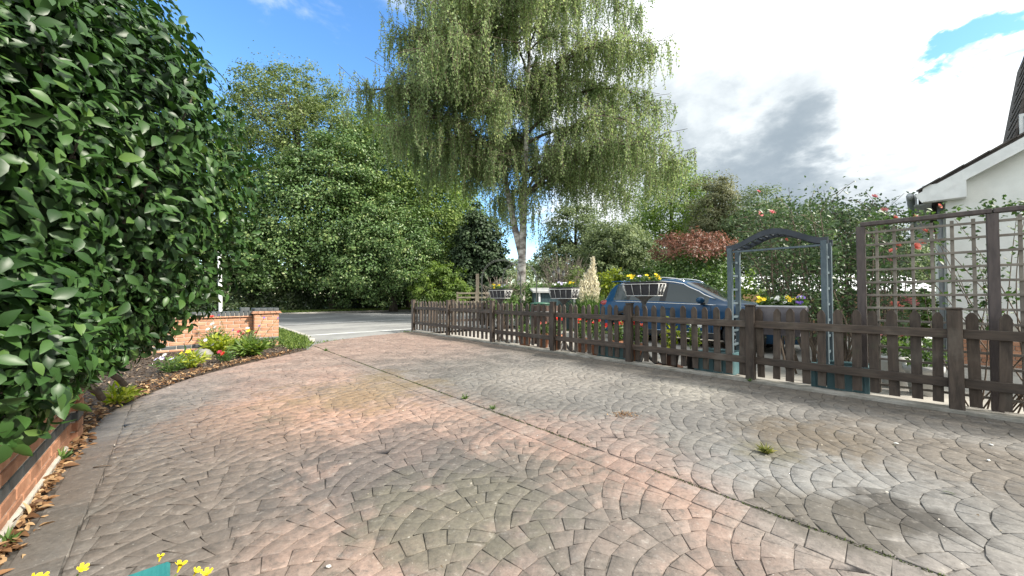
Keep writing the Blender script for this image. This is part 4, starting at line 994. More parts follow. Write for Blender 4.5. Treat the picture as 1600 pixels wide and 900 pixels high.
# ---- flower bed in front of the road wall
M_CHIP = leafmat('bark_chip', (.045, .032, .024), (.12, .085, .06), (.30, .23, .16), .9, .0)
M_DRY = leafmat('dry_leaf', (.09, .045, .022), (.24, .13, .06), (.48, .33, .18), .7, .15)
n = 9000; a_ = RNG.uniform(4.6, 9.6, n); b_ = RNG.uniform(-2.5, 2.0, n)
bm_ = np.array([bmin(a) for a in a_]); k = b_ < bm_ - .01 + RNG.normal(0, .02, n); a_, b_ = a_[k], b_[k]; n = len(a_)
P = np.stack([UX * a_ + NX * b_, UY * a_ + NY * b_, .012 + RNG.uniform(0, .022, n)], 1)
o = link_mesh('bark_chips', leaf_mesh('bark_chips', M_CHIP, P, RNG.normal(size=(n, 3)) * [1, 1, .25], RNG.normal(size=(n, 3)) * [.35, .35, .2] + [0, 0, 1], RNG.uniform(.02, .065, n), RNG.uniform(.012, .03, n), RNG.random(n) ** 1.3)); tag(o, 'brown bark chips covering the flower bed', 'mulch', None, 'stuff')
def litter(name, a_, b_, z, L, label, mat=M_DRY):
    n = len(a_); P = np.stack([UX * a_ + NX * b_, UY * a_ + NY * b_, z + RNG.uniform(0, .02, n)], 1)
    o = link_mesh(name, leaf_mesh(name, mat, P, RNG.normal(size=(n, 3)) * [1, 1, .25], RNG.normal(size=(n, 3)) * [.45, .45, .1] + [0, 0, 1], L * RNG.uniform(.5, 1.2, n), L * RNG.uniform(.3, .55, n), RNG.random(n), 'curve', droop=.3, fold=.25))
    return tag(o, label, 'leaves', None, 'stuff')
a_ = RNG.uniform(.7, 4.7, 900); litter('leaf_litter', a_, -.585 + np.abs(RNG.normal(0, .035, 900)) * (1 + .4 * np.sin(a_ * 5)), -.004, .062, 'brown dead leaves lying along the foot of the low wall')
a_ = RNG.uniform(4.5, 8.2, 900); b_ = np.array([bmin(a) for a in a_]) - np.abs(RNG.normal(.02, .22, 900)); litter('bed_litter', a_, b_, .03, .055, 'dead leaves scattered along the edge of the flower bed')
z_ = CAMH * FPX / (647 - 463); c = (XP(975, z_), z_)
n = 130; P = np.stack([c[0] + RNG.normal(0, .07, n), c[1] + RNG.normal(0, .05, n), .004 + RNG.uniform(0, .008, n)], 1)
o = link_mesh('leaf_heap', leaf_mesh('leaf_heap', M_DRY, P, RNG.normal(size=(n, 3)) * [1, 1, .2], RNG.normal(size=(n, 3)) * [.3, .3, .1] + [0, 0, 1], RNG.uniform(.012, .03, n), .01, RNG.random(n))); tag(o, 'small heap of brown leaf crumbs on the grey side of the drive', 'leaves', None, 'stuff')
n = 260; a_ = RNG.uniform(-1.5, 9, n); b_ = RNG.uniform(-.4, 5.3, n); litter('drive_crumbs', a_, b_, .003, .016, 'tiny leaf crumbs and grit scattered over the drive', leafmat('crumbs', (.10, .07, .04), (.30, .25, .18), (.62, .60, .55), .8, 0))
def weed(name, label, x, y, z, n, h, mat=M_GREEN, w=.35, leaf=.5):
    root = thing(name, label, 'weed', (x, y, z)); a_ = RNG.uniform(0, 6.28, n); r_ = RNG.random(n) ** .7
    P = np.stack([h * w * r_ * np.cos(a_) * .4, h * w * r_ * np.sin(a_) * .4, np.zeros(n)], 1); D = np.stack([np.cos(a_) * r_, np.sin(a_) * r_, np.full(n, .8)], 1)
    link_mesh('blades', leaf_mesh('blades', mat, P, D, rdir(n) + [0, 0, .4], h * RNG.uniform(.5, 1.1, n), h * leaf * .3, RNG.random(n), 'curve', droop=.5), root); return root
def G(px, py): z = CAMH * FPX / (py - 463); return XP(px, z), z
M_WEED = leafmat('weed_blades', (.10, .12, .03), (.20, .21, .06), (.36, .34, .13), .6, .3)
weed('weed', 'yellow green weed tuft growing in the grey paving right of the joint', *G(1192, 706), .0, 70, .07, M_WEED)
for (px, py, h, t) in ((727, 622, .06, 'in the joint, middle of the drive'), (770, 638, .05, 'in the joint, nearer the camera'), (510, 548, .07, 'at the road end of the joint')):
    weed('weed', 'little green weed growing ' + t, *G(px, py), -.002, 34, h)
for (a, t, h) in ((2.75, 'against the low wall, nearer the camera', .075), (3.9, 'beside the pier of the low wall', .09)):
    v = AB(a, -.56); weed('weed', 'green weed among dead leaves ' + t, v.x, v.y, -.004, 30, h)
v = AB(1.5, 5.46); weed('weed', 'tuft of moss and weed at the foot of a fence post near the arch', v.x, v.y, .01, 30, .05)
# loose bits
def bit(name, label, cat, px, py, mb, mat, rz=0): x, y = G(px, py); return tag(mb.build(name, mat, None, (x, y, .006), rz), label, cat)
bit('pebble', 'small white pebble on the paving at the bottom of the picture', 'pebble', 518, 881, MB().blob((0, 0, .003), (.011, .007, .004), 9, 5, .1), M_WHT)
for px, py, t in ((1395, 692, 'furthest'), (1542, 694, 'rightmost'), (1537, 718, 'nearest')):
    bit('pebble', 'white chip of stone on the grey paving at the right, %s of three' % t, 'pebble', px, py, MB().blob((0, 0, .002), (.016, .008, .004), 8, 5, .2), M_WHT, random.random() * 3)
o = link_mesh('fallen_leaf', leaf_mesh('fallen_leaf', M_GREEN, [(0, 0, 0)], np.array([[1, -.3, .05]]), np.array([[0, .3, 1.]]), .055, .02, np.array([.3]), 'curve'), None, (*G(1465, 767), .012)); tag(o, 'dark green fallen leaf lying on the grey paving at the right', 'leaf')
bit('twig', 'short brown twig lying on the paving near the low wall', 'twig', 165, 728, MB().tube([(-.04, -.01, 0), (0, 0, .006), (.05, .018, .002)], .0035, 5), M_TWIG)

def bed_plant(name, label, cat, px, z, h, w, n, mat, blooms=(), seed=1, leaf=.06, zbase=.02, br=.03, stems=None):
    x = XP(px, z); root = thing(name, label, cat, (x, z, zbase)); rs = random.Random(seed)
    a_ = RNG.uniform(0, 6.28, n); r_ = RNG.random(n) ** .6; t = RNG.random(n)
    P = np.stack([w * r_ * np.cos(a_) * (.3 + .7 * t), w * r_ * np.sin(a_) * (.3 + .7 * t), h * t * .9 * (1 - .4 * r_)], 1)
    D = np.stack([np.cos(a_) * r_, np.sin(a_) * r_, np.full(n, .75)], 1) + RNG.normal(size=(n, 3)) * .35
    link_mesh('foliage', leaf_mesh('foliage', mat, P, D, rdir(n) * .6 + [0, 0, .7], leaf * RNG.uniform(.6, 1.4, n), leaf * .32, RNG.random(n), 'curve', droop=.4), root)
    m = MB()
    for k in range(stems if stems is not None else 7):
        a0 = rs.uniform(0, 6.28); m.tube(curve_pts((0, 0, -.03), (0, 0, h * .5), (w * .7 * math.cos(a0), w * .7 * math.sin(a0), h * .9), 4), .004, 4)
    for (kind, dx, dy, dz) in blooms:
        m.tube(curve_pts((dx * .2, dy * .2, 0), (dx * .6, dy * .6, dz * .6), (dx, dy, dz), 4), .003, 4)
    m.build('stems', M_STEM, root)
    for (kind, dx, dy, dz) in blooms: bloom(root, kind, (dx, dy, dz), br * rs.uniform(.85, 1.2))
    return root
bed_plant('feathery_plant', 'feathery green plant at the edge of the bed in front of the pillar', 'plant', 391, 6.75, .30, .26, 520, M_LIGHT, seed=1, leaf=.13)
bed_plant('lime_plant', 'clump of lime green foliage in the bed, left of the feathery plant', 'plant', 345, 6.9, .42, .30, 520, M_LIME, [('lilac', -.02, -.3, .30), ('lilac', .1, -.28, .22)], 2, .10)
bed_plant('lime_plant', 'low yellow green plant under the lower right edge of the glossy bush', 'plant', 300, 5.6, .26, .22, 320, M_LIME, [('yellow', .05, -.1, .26), ('yellow', -.05, -.1, .24)], 3, .08)
bed_plant('dahlia', 'dark red flowered plant just in front of the wall, left of the pillar', 'flower', 388, 7.6, .42, .2, 260, M_OAKY, [('crimson', -.10, -.1, .36), ('crimson', .22, -.05, .34), ('crimson', -.02, -.1, .31), ('yellow', .1, -.12, .38), ('white', .0, .0, .42)], 4, .08, br=.038)
bed_plant('low_flower', 'small red flowered plant at the front edge of the bark bed', 'flower', 354, 6.15, .18, .15, 180, M_GREEN, [('crimson', .0, -.12, .17), ('red', .05, -.1, .14)], 5, .06, br=.035)
bed_plant('pelargonium', 'plant with white and red flowers against the road wall', 'flower', 338, 7.5, .50, .2, 260, M_GREEN, [('white', .02, -.1, .52), ('white', .08, -.1, .46), ('red', -.0, -.1, .66), ('white', -.05, -.12, .42)], 6, .08, br=.04)
bed_plant('ground_cover', 'dark green low plant at the foot of the gate pillar', 'plant', 418, 7.95, .20, .35, 420, M_GREEN, [('yellow', .05, -.25, .12)], 7, .06)
bed_plant('lilac_plant', 'low plant with pale lilac flowers beside the bush in the bed', 'flower', 270, 5.3, .24, .2, 260, M_GREEN, [('lilac', 0, -.15, .22), ('lilac', .1, -.1, .2), ('lilac', -.1, -.12, .2), ('white', .04, -.14, .26)], 8, .06, br=.03)
bed_plant('yellow_plant', 'small plant with yellow leaves under the overhanging bush by the wall pier', 'plant', 190, 3.75, .2, .14, 140, M_LIME, (), 9, .08)
vb = thing('verbena', 'tall thin stems with small purple flower heads in front of the brick wall', 'flower', (XP(365, 7.2), 7.2, .02)); m = MB(); pos = []
for (px, py) in ((352, 494), (369, 517), (416, 498), (433, 499), (316, 515), (328, 525), (413, 510)):
    e = (XP(px, 7.2) - vb.location.x, random.uniform(-.15, .1), HT(py, 7.2)); m.tube(curve_pts((e[0] * .5, 0, 0), (e[0] * .7, 0, e[2] * .5), e, 5), .0035, 4); pos.append(e)
m.build('stems', M_STEM, vb)
for e in pos: bloom(vb, 'purple', e, .022)
x, y = XP(318, 6.6), 6.6
m = MB().blob((0, 0, .06), (.16, .13, .11), 14, 9, .12); tag(m.build('boulder', pmat('pale_stone', (.17, .165, .15), (.28, .27, .245), 6, .9, bump=.6, bscale=14), None, (x, y, .0)), 'pale boulder half hidden behind the leaves of the glossy bush', 'rock')

# ================================================================== GARDEN OBJECTS
M_TEAL = pmat('grey_teal_paint', (.068, .098, .118), (.105, .142, .162), 5, .6, bump=.25, bscale=30, stretch=(4, 4, 1), fine=.15)
M_TEALB = pmat('teal_box_paint', (.055, .12, .135), (.085, .165, .18), 5, .55, bump=.25, bscale=30, fine=.12)
M_NAVY = pmat('arch_top_paint', (.026, .034, .046), (.046, .056, .070), 5, .6, bump=.2, fine=.1)
# arch: local x along -U (towards camera/right), local y = N, width 1.05 m
ar = thing('garden_arch', 'blue grey wooden garden arch with a curved top standing behind the fence', 'arch', AB(1.325, 5.92), ROT)
W2 = .525; dep = .34
for sx_ in (-1, 1):
    for yy in (0, dep): MB().box((0, 0, .9), (.062, .062, 1.78), 0, .005).build('post', M_TEAL, ar, (sx_ * W2, yy, 0))
    m = MB()
    for k in range(7): m.box((sx_ * W2, dep / 2, .40 + k * .2), (.02, dep - .065, .03))
    m.build('side_slats', M_TEAL, ar)
def arch_z(t): return 1.79 + .18 * (math.cos(t * math.pi) * .5 + .5) ** .85
for yy in (-.005, dep + .005):
    m = MB(); N_S = 36; vs = []
    for i in range(N_S + 1):
        t = -1.08 + 2.16 * i / N_S; x = t * W2; z = arch_z(max(-1, min(1, t)))
        for (dy, dz) in ((-.02, -.035), (.02, -.035), (.02, .04), (-.02, .04)): vs.append((x, yy + dy, z + dz))
    fs = [(0, 1, 2, 3), tuple(N_S * 4 + k for k in (3, 2, 1, 0))] + [(i * 4 + k, (i + 1) * 4 + k, (i + 1) * 4 + (k + 1) % 4, i * 4 + (k + 1) % 4) for i in range(N_S) for k in range(4)]
    m.add(vs, fs); m.build('arch_rail', M_NAVY, ar)
for i in range(15):
    t = -1 + 2 * (i + .5) / 15; MB().box((t * W2, dep / 2, arch_z(t) + .0), (.028, dep - .03, .02)).build('cross_slat', M_NAVY, ar)
MB().box((0, -.005, 1.735), (2 * W2 - .062, .02, .026), 0, .003).build('tie_bar', M_TEAL, ar)
def planter_box(name, label, a, b, size, mat, z=-.03, cat='planter', plant=None):
    root = thing(name, label, cat, AB(a, b, z), ROT); L, Wd, H = size
    for s in (-1, 1):
        n = max(3, int(L / .10))
        for k in range(n): MB().box(((k + .5) / n * L - L / 2, s * (Wd / 2 - .01), H / 2), (L / n - .005, .018, H - .02), 0, .003).build('board', mat, root)
        MB().box((s * (L / 2 - .01), 0, H / 2), (.02, Wd - .045, H - .03), 0, .003).build('end_panel', mat, root)
        for s2 in (-1, 1): MB().box((s * (L / 2 + .004), s2 * (Wd / 2 + .004), H / 2), (.045, .045, H), 0, .004).build('corner_post', mat, root)
    for s in (-1, 1):
        MB().box((0, s * (Wd / 2 + .012), H - .022), (L - .04, .02, .04), 0, .003).build('rim', mat, root); MB().box((0, s * (Wd / 2 + .012), .03), (L - .04, .02, .04), 0, .003).build('rim', mat, root)
    MB().box((0, 0, H - .08), (L - .05, Wd - .05, .04)).build('soil', M_SOIL, root)
    return root
planter_box('planter_box', 'grey teal wooden planter box at the left foot of the garden arch', 2.02, 5.90, (.46, .36, .34), M_TEALB)
planter_box('planter_box', 'grey teal wooden planter box at the right foot of the garden arch', .66, 5.92, (.46, .36, .33), M_TEALB)
planter_box('planter_box', 'small green teal wooden trough behind the fence, holding red flowers', 3.75, 6.0, (.65, .24, .26), M_TEALB)
# trellis
M_TPOST = pmat('trellis_post_stain', (.065, .052, .050), (.10, .08, .075), 5, .65, bump=.3, stretch=(6, 6, 1))
M_TREL = pmat('weathered_trellis', (.155, .135, .115), (.24, .215, .18), 6, .8, bump=.3, random_tint=.12)
tr = thing('trellis', 'tall square trellis panel on dark posts behind the right end of the fence', 'trellis', AB(.46, 5.84), ROT)
for x_ in (0, .93, 1.86, 2.8): MB().box((x_, 0, .95), (.075, .075, 1.9), 0, .005).build('post', M_TPOST, tr)
for k in range(3): MB().box((.465 + k * .935, 0, 1.925), (.93, .085, .045), 0, .005).build('top_rail', M_TPOST, tr)
for k in range(13): MB().box((1.40, -.012, .12 + k * .142), (2.72, .018, .024), 0, .002).build('lath', M_TREL, tr)
for k in range(20):
    x_ = .13 + k * .137
    if min(abs(x_ - q) for q in (0, .93, 1.86, 2.8)) > .05: MB().box((x_, .008, .95), (.026, .018, 1.84), 0, .002).build('lath', M_TREL, tr)

# basket stands
M_IRON = pmat('stand_iron', (.085, .085, .085), (.17, .165, .16), 14, .7, metal=.3, bump=.4, bscale=60)
M_LINER = pmat('black_liner', (.016, .016, .02), (.03, .03, .035), 20, .6)
M_WIRE = pmat('white_wire', (.52, .52, .50), (.66, .66, .64), 20, .5)
def basket_stand(label, a, b, blooms, seed, sc=1.0, tall=1.0):
    root = thing('basket_stand', label, 'plant stand', AB(a, b, -.03), ROT, 'wire basket stands along the fence'); root.scale = (sc, sc, sc); rs = random.Random(seed)
    for k in range(3):
        a0 = 2.1 * k + .5
        m = MB().tube([(.03 * math.cos(a0), .03 * math.sin(a0), .20), (.09 * math.cos(a0), .09 * math.sin(a0), .09), (.16 * math.cos(a0), .16 * math.sin(a0), .03), (.21 * math.cos(a0), .21 * math.sin(a0), .03)], [.022, .026, .024, .03], 8)
        m.blob((.215 * math.cos(a0), .215 * math.sin(a0), .022), (.04, .032, .024), 8, 5).build('claw_foot', M_IRON, root)
    MB().lathe([(.0, .10), (.04, .10), (.035, .2), (.026, .3), (.034, .36), (.022, .42), (.022, .88), (.04, .9), (.03, .94), (.035, .97), (.075, 1.03), (.14, 1.07), (.145, 1.085), (0, 1.085)], 14).build('column', M_IRON, root)
    L0, L1, w0, w1, z0, z1 = .51, .58, .15, .20, 1.09, 1.29
    m = MB(); vs = [(-L0 / 2, -w0 / 2, z0), (L0 / 2, -w0 / 2, z0), (L0 / 2, w0 / 2, z0), (-L0 / 2, w0 / 2, z0), (-L1 / 2, -w1 / 2, z1 - .01), (L1 / 2, -w1 / 2, z1 - .01), (L1 / 2, w1 / 2, z1 - .01), (-L1 / 2, w1 / 2, z1 - .01)]
    m.add(vs, [(3, 2, 1, 0), (4, 5, 6, 7), (0, 1, 5, 4), (1, 2, 6, 5), (2, 3, 7, 6), (3, 0, 4, 7)]); m.build('liner', M_LINER, root)
    MB().box((0, 0, z1 + .008), (L1 + .03, w1 + .03, .022), 0, .004).build('liner_rim', M_LINER, root)
    m = MB(); e = .012
    for (L, w, z) in ((L0 + .02, w0 + .02, z0 - .004), (L1 + .03, w1 + .035, z1 - .02)):
        c_ = [(-L / 2, -w / 2, z), (L / 2, -w / 2, z), (L / 2, w / 2, z), (-L / 2, w / 2, z), (-L / 2, -w / 2, z)]
        for i in range(4): m.tube([c_[i], c_[i + 1]], .0065, 6)
    for k in range(5):
        t = k / 4 - .5
        for s in (-1, 1): m.tube([(t * (L0 + .02), s * (w0 / 2 + e), z0), (t * (L1 + .03), s * (w1 / 2 + .018), z1 - .02)], .0048, 5)
    for s in (-1, 1):
        for t in (-.5, 0, .5): m.tube([(s * (L0 / 2 + e), t * w0, z0), (s * (L1 / 2 + .018), t * w1, z1 - .02)], .0048, 5)
        for t in (-.25, .25):
            m.tube([(s * (L1 / 2 + .02 + .025 * math.sin(q * .9)), t * w1 + .035 * math.cos(q), z0 + .11 + .05 * math.sin(q)) for q in [i * .55 for i in range(12)]], .0048, 5)
    m.build('wire_frame', M_WIRE, root)
    n = 420; P = np.stack([RNG.uniform(-.27, .27, n), RNG.uniform(-.09, .09, n), RNG.uniform(z1, z1 + .09, n)], 1)
    link_mesh('foliage', leaf_mesh('foliage', M_GREEN, P, rdir(n) + [0, 0, .5], rdir(n) + [0, 0, .5], RNG.uniform(.03, .06, n), .022, RNG.random(n)), root)
    for (kind, x0, x1, k) in blooms:
        for _ in range(k): bloom(root, kind, (rs.uniform(x0, x1), rs.uniform(-.11, .06), z1 + rs.uniform(.05, .13)), rs.uniform(.026, .036))
    return root
basket_stand('pedestal basket of pansies with two yellow clusters, in front of the blue car', 3.12, 5.80, [('yellow', -.22, -.12, 6), ('yellow', .08, .24, 9), ('lilac', -.1, .08, 3)], 1, 1.05)
basket_stand('pedestal basket with pale white flowers in front of the teal shed', 4.86, 5.80, [('white', -.2, .1, 9), ('yellow', .1, .25, 5), ('lilac', -.2, .0, 3)], 2)
basket_stand('pedestal basket with a few yellow flowers, nearest the road', 6.85, 5.80, [('yellow', -.24, -.02, 8), ('lilac', .05, .22, 4)], 3)
# large trough on the fence
tg = thing('trough_planter', 'wide grey plastic trough of mixed flowers hung behind the fence under the arch', 'planter', AB(1.22, 5.79), ROT)
m = MB(); L0, L1, w0, w1, z0, z1 = .40, .54, .13, .22, .60, .965
vs = [(-L0 / 2, -w0 / 2, z0), (L0 / 2, -w0 / 2, z0), (L0 / 2, w0 / 2, z0), (-L0 / 2, w0 / 2, z0), (-L1 / 2, -w1 / 2, z1), (L1 / 2, -w1 / 2, z1), (L1 / 2, w1 / 2, z1), (-L1 / 2, w1 / 2, z1)]
m.add(vs, [(3, 2, 1, 0), (4, 5, 6, 7), (0, 1, 5, 4), (1, 2, 6, 5), (2, 3, 7, 6), (3, 0, 4, 7)]); m.build('tub', pmat('grey_plastic', (.14, .13, .145), (.19, .18, .195), 6, .5), tg)
for yy in (-1, 1): MB().box((0, yy * w1 / 2, z1 + .006), (L1 + .03, .018, .022), 0, .004).build('rim', pmat('pale_rim', (.40, .40, .42), (.5, .5, .52), 6, .5), tg)
n = 500; P = np.stack([RNG.uniform(-.25, .25, n), RNG.uniform(-.09, .09, n), z1 + RNG.uniform(0, .10, n)], 1)
link_mesh('foliage', leaf_mesh('foliage', M_GREEN, P, rdir(n) + [0, 0, .5], rdir(n) + [0, 0, .5], RNG.uniform(.03, .07, n), .025, RNG.random(n)), tg)
rs = random.Random(4)
for (kind, x0, x1, k) in (('yellow', -.24, -.16, 7), ('white', -.12, .08, 12), ('yellow', .08, .16, 6), ('purple', .17, .25, 8), ('white', .1, .2, 3)):
    for _ in range(k): bloom(tg, kind, (rs.uniform(x0, x1), rs.uniform(-.1, .07), z1 + rs.uniform(.05, .12)), rs.uniform(.022, .034))
# pots
M_TERRA = pmat('terracotta', (.36, .15, .085), (.46, .22, .13), 6, .85, bump=.3)
M_BLACKP = pmat('black_pot', (.02, .02, .022), (.035, .035, .038), 8, .5)
def pot(label, a, b, r, h, mat, plant_h, kinds, seed, leafm=M_GREEN, n=240, saucer=False, spread=1.25, cat='potted plant', leaf=.06, group=None, br=.05):
    root = thing('flower_pot', label, cat, AB(a, b, -.05), 0, group); rs = random.Random(seed)
    MB().lathe([(0, 0), (r * .72, 0), (r * .95, h * .8), (r * 1.06, h * .81), (r * 1.06, h), (r * .93, h), (r * .9, h * .88), (0, h * .88)], 16).build('pot', mat, root)
    if saucer: MB().lathe([(0, -.0), (r * 1.2, 0), (r * 1.35, .045), (r * 1.28, .045), (0, .012)], 16).build('saucer', M_TERRA, root)
    P = rdir(n) * np.array([r * spread, r * spread, plant_h * .5]) * (RNG.random((n, 1)) ** .4) + [0, 0, h + plant_h * .42]
    link_mesh('foliage', leaf_mesh('foliage', leafm, P, rdir(n) + [0, 0, .3], rdir(n) + [0, 0, .6], leaf * RNG.uniform(.6, 1.3, n), leaf * .6, RNG.random(n)), root)
    m = MB()
    for k in range(8): m.tube([(0, 0, h * .8), tuple(P[k])], .005, 4)
    m.build('stems', M_STEM, root)
    for (kind, k) in kinds:
        for _ in range(k): bloom(root, kind, (rs.gauss(0, r * .7), rs.uniform(-r * 1.2, r * .6), h + plant_h * rs.uniform(.7, 1.05)), br * rs.uniform(.8, 1.2))
    return root
pot('terracotta pot of red geraniums behind the fence, left of the shed front', 5.35, 6.1, .15, .32, M_TERRA, .40, [('red', 4)], 1)
pot('terracotta pot of red geraniums in front of the teal shed', 4.75, 6.25, .14, .28, M_TERRA, .42, [('red', 5)], 2)
pot('terracotta pot with pink geraniums right of the basket pedestal with white flowers', 4.30, 6.15, .14, .28, M_TERRA, .42, [('red', 2), ('pink', 3)], 3)
pot('pot of red geraniums under the pampas grass', 4.02, 6.45, .14, .28, M_TERRA, .42, [('red', 5)], 4)
pot('pot of red flowers behind the fence beside the rear of the car', 3.45, 6.1, .15, .30, M_TERRA, .42, [('red', 4), ('coral', 2)], 5)
pot('black pot in a terracotta saucer holding a tall plant with yellow green leaves', 2.72, 5.85, .15, .27, M_BLACKP, .62, [('yellow', 1)], 6, M_LIME, 130, True, .9, leaf=.075, br=.06)
pot('black pot with a leggy green plant left of the arch planter box', 2.42, 6.05, .13, .26, M_BLACKP, .60, [('white', 3)], 7, M_LIGHT, 120, False, .9, leaf=.06)
pot('low terracotta pot of dark leaves behind the fence near the basket nearest the road', 6.2, 6.0, .16, .26, M_TERRA, .25, [], 8)
pot('terracotta pot with a small plant further along behind the fence', 5.75, 6.15, .14, .30, M_TERRA, .25, [('coral', 2)], 9)
pot('pale grey pot standing behind the trellis by the white house', .0, 6.5, .16, .34, pmat('grey_pot', (.42, .43, .43), (.52, .53, .53), 7, .7), .35, [('white', 3)], 10)
pot('white pot of leaves behind the trellis, left of the pale grey pot', .25, 6.75, .15, .40, pmat('white_pot', (.62, .63, .62), (.72, .72, .71), 7, .7), .32, [('pink', 2)], 11)
# barrel and green butt
M_BARREL = pmat('barrel_wood', (.055, .034, .026), (.10, .06, .045), 5, .75, bump=.4, stretch=(6, 6, 1))
br_ = thing('barrel', 'dark brown wooden barrel planter behind the fence', 'barrel', AB(6.25, 6.75, -.05))
for k in range(18):
    a0 = 2 * math.pi * k / 18; m = MB(); pr = [(.30, 0), (.345, .3), (.355, .45), (.345, .62), (.31, .92)]; vs = []; da = math.pi / 18 * .94
    for (r_, z) in pr: vs += [(r_ * math.cos(a0 - da), r_ * math.sin(a0 - da), z), (r_ * math.cos(a0 + da), r_ * math.sin(a0 + da), z), ((r_ - .02) * math.cos(a0 + da), (r_ - .02) * math.sin(a0 + da), z), ((r_ - .02) * math.cos(a0 - da), (r_ - .02) * math.sin(a0 - da), z)]
    fs = [(i * 4 + q, i * 4 + (q + 1) % 4, i * 4 + 4 + (q + 1) % 4, i * 4 + 4 + q) for i in range(4) for q in range(4)] + [(3, 2, 1, 0), (16, 17, 18, 19)]
    m.add(vs, fs); m.build('stave', M_BARREL, br_)
for z, r_ in ((.15, .335), (.75, .342)): MB().lathe([(r_, z), (r_ + .008, z), (r_ + .008, z + .045), (r_, z + .045)], 24).build('hoop', M_IRON, br_)
MB().lathe([(0, .84), (.29, .84)], 18).build('soil', M_SOIL, br_)
gb = thing('water_butt', 'green plastic water butt with a lid beside the teal shed', 'water butt', AB(7.5, 7.9, -.05)); mg = pmat('green_plastic', (.03, .09, .06), (.045, .12, .08), 6, .45)
MB().lathe([(0, 0), (.27, 0), (.31, .45), (.30, .92), (0, .92)], 20).build('barrel', mg, gb); MB().lathe([(0, .98), (.1, .98), (.31, .955), (.32, .92), (0, .92)], 20).build('lid', mg, gb)
# shed: faces the camera
M_SHED = pmat('shed_teal', (.020, .045, .053), (.030, .064, .074), 5, .6, bump=.2)
M_WTRIM = pmat('white_trim', (.66, .67, .67), (.76, .77, .77), 6, .5)
sh = thing('storage_shed', 'small dark teal storage shed with white corner trim and a pale lid', 'shed', (XP(870, 12.6), 12.6, -.05), .06)
for k in range(13): MB().box((-.72 + k * .12, 0, .66), (.116, .03, 1.28), 0, .004).build('board', M_SHED, sh)
MB().box((0, .45, .64), (1.50, .84, 1.24)).build('body', M_SHED, sh)
for s in (-1, 1): MB().box((s * .60, -.03, .66), (.06, .03, 1.22), 0, .004).build('corner_trim', M_WTRIM, sh)
for (x_, w_) in ((0, 1.66),):
    m = MB(); m.add([(-.83, -.12, 1.27), (.83, -.12, 1.27), (.83, .95, 1.40), (-.83, .95, 1.40), (-.83, -.12, 1.33), (.83, -.12, 1.33), (.83, .95, 1.46), (-.83, .95, 1.46)], [(3, 2, 1, 0), (4, 5, 6, 7), (0, 1, 5, 4), (1, 2, 6, 5), (2, 3, 7, 6), (3, 0, 4, 7)]); m.build('roof', pmat('shed_roof', (.30, .31, .31), (.42, .43, .43), 8, .8), sh)
# lamp post with three lanterns
lp = thing('lamp_post', 'little black garden lamp post with three lanterns behind the teal shed', 'lamp post', (XP(873, 12.9), 12.9, -.05)); mi = pmat('lamp_black', (.012, .012, .013), rough=.45)
MB().lathe([(0, 0), (.08, 0), (.05, .2), (.025, .25), (.02, 1.9), (.03, 1.92), (0, 1.95)], 10).build('pole', mi, lp)
for (dx, dz) in ((0, 1.98), (-.17, 1.86), (.17, 1.86)):
    if dx: MB().tube([(0, 0, 1.75), (dx * .6, 0, 1.72), (dx, 0, 1.78), (dx, 0, dz)], .012, 6).build('arm', mi, lp)
    o = MB().lathe([(0, dz), (.03, dz), (.055, dz + .12), (0, dz + .12)], 6, (dx, 0, 0), smooth=False).build('lantern', pmat('lantern_glass', (.20, .21, .20), rough=.2), lp)
    MB().lathe([(.07, dz + .12), (.03, dz + .18), (.008, dz + .2), (0, dz + .24)], 6, (dx, 0, 0), smooth=False).build('lantern_cap', mi, lp)
# wire hoops
for (px, z, label, r_) in ((783, 11.2, 'thin dark wire garden hoop in front of the bare shrub', .60), (812, 11.8, 'thin wire garden hoop in front of the birch trunk', .55)):
    h_ = HT(405 if px < 800 else 409, z) - r_
    pts = [(-r_, 0, -.05), (-r_, 0, h_ * .5)] + [(-r_ * math.cos(math.pi * k / 16), 0, h_ + r_ * math.sin(math.pi * k / 16)) for k in range(17)] + [(r_, 0, h_ * .5), (r_, 0, -.05)]
    root = thing('wire_hoop', label, 'garden hoop', (XP(px, z), z, 0)); MB().tube(pts, .010, 6).build('front_hoop', pmat('hoop_wire', (.06, .065, .06), rough=.5), root)
    MB().tube([(p_[0], .35, p_[2]) for p_ in pts], .010, 6).build('rear_hoop', pmat('hoop_wire', (.06, .065, .06), rough=.5), root)
# field gate across the road
ft = thing('field_gate', 'pale wooden five bar gate seen above the picket fence', 'gate', (XP(742, 19), 19, -.1)); mw = pmat('pale_gate_wood', (.45, .38, .26), (.58, .50, .36), 5, .8)
for z in (.45, .68, .91, 1.14, 1.36): MB().box((.05, 0, z), (1.95, .05, .085), 0, .005).build('rail', mw, ft)
for x_ in (-.9, 0.05, 1.0): MB().box((x_, .045, .88), (.09, .04, 1.1), 0, .005).build('upright', mw, ft)
gp = thing('gate_post', 'pale weathered timber post standing beside the five bar gate', 'post', (XP(746, 18.4), 18.4, -.1)); MB().box((0, 0, 1.15), (.15, .15, 2.35), .2, .02).build('shaft', pmat('pale_post_wood', (.36, .29, .21), (.50, .42, .32), 5, .85), gp)
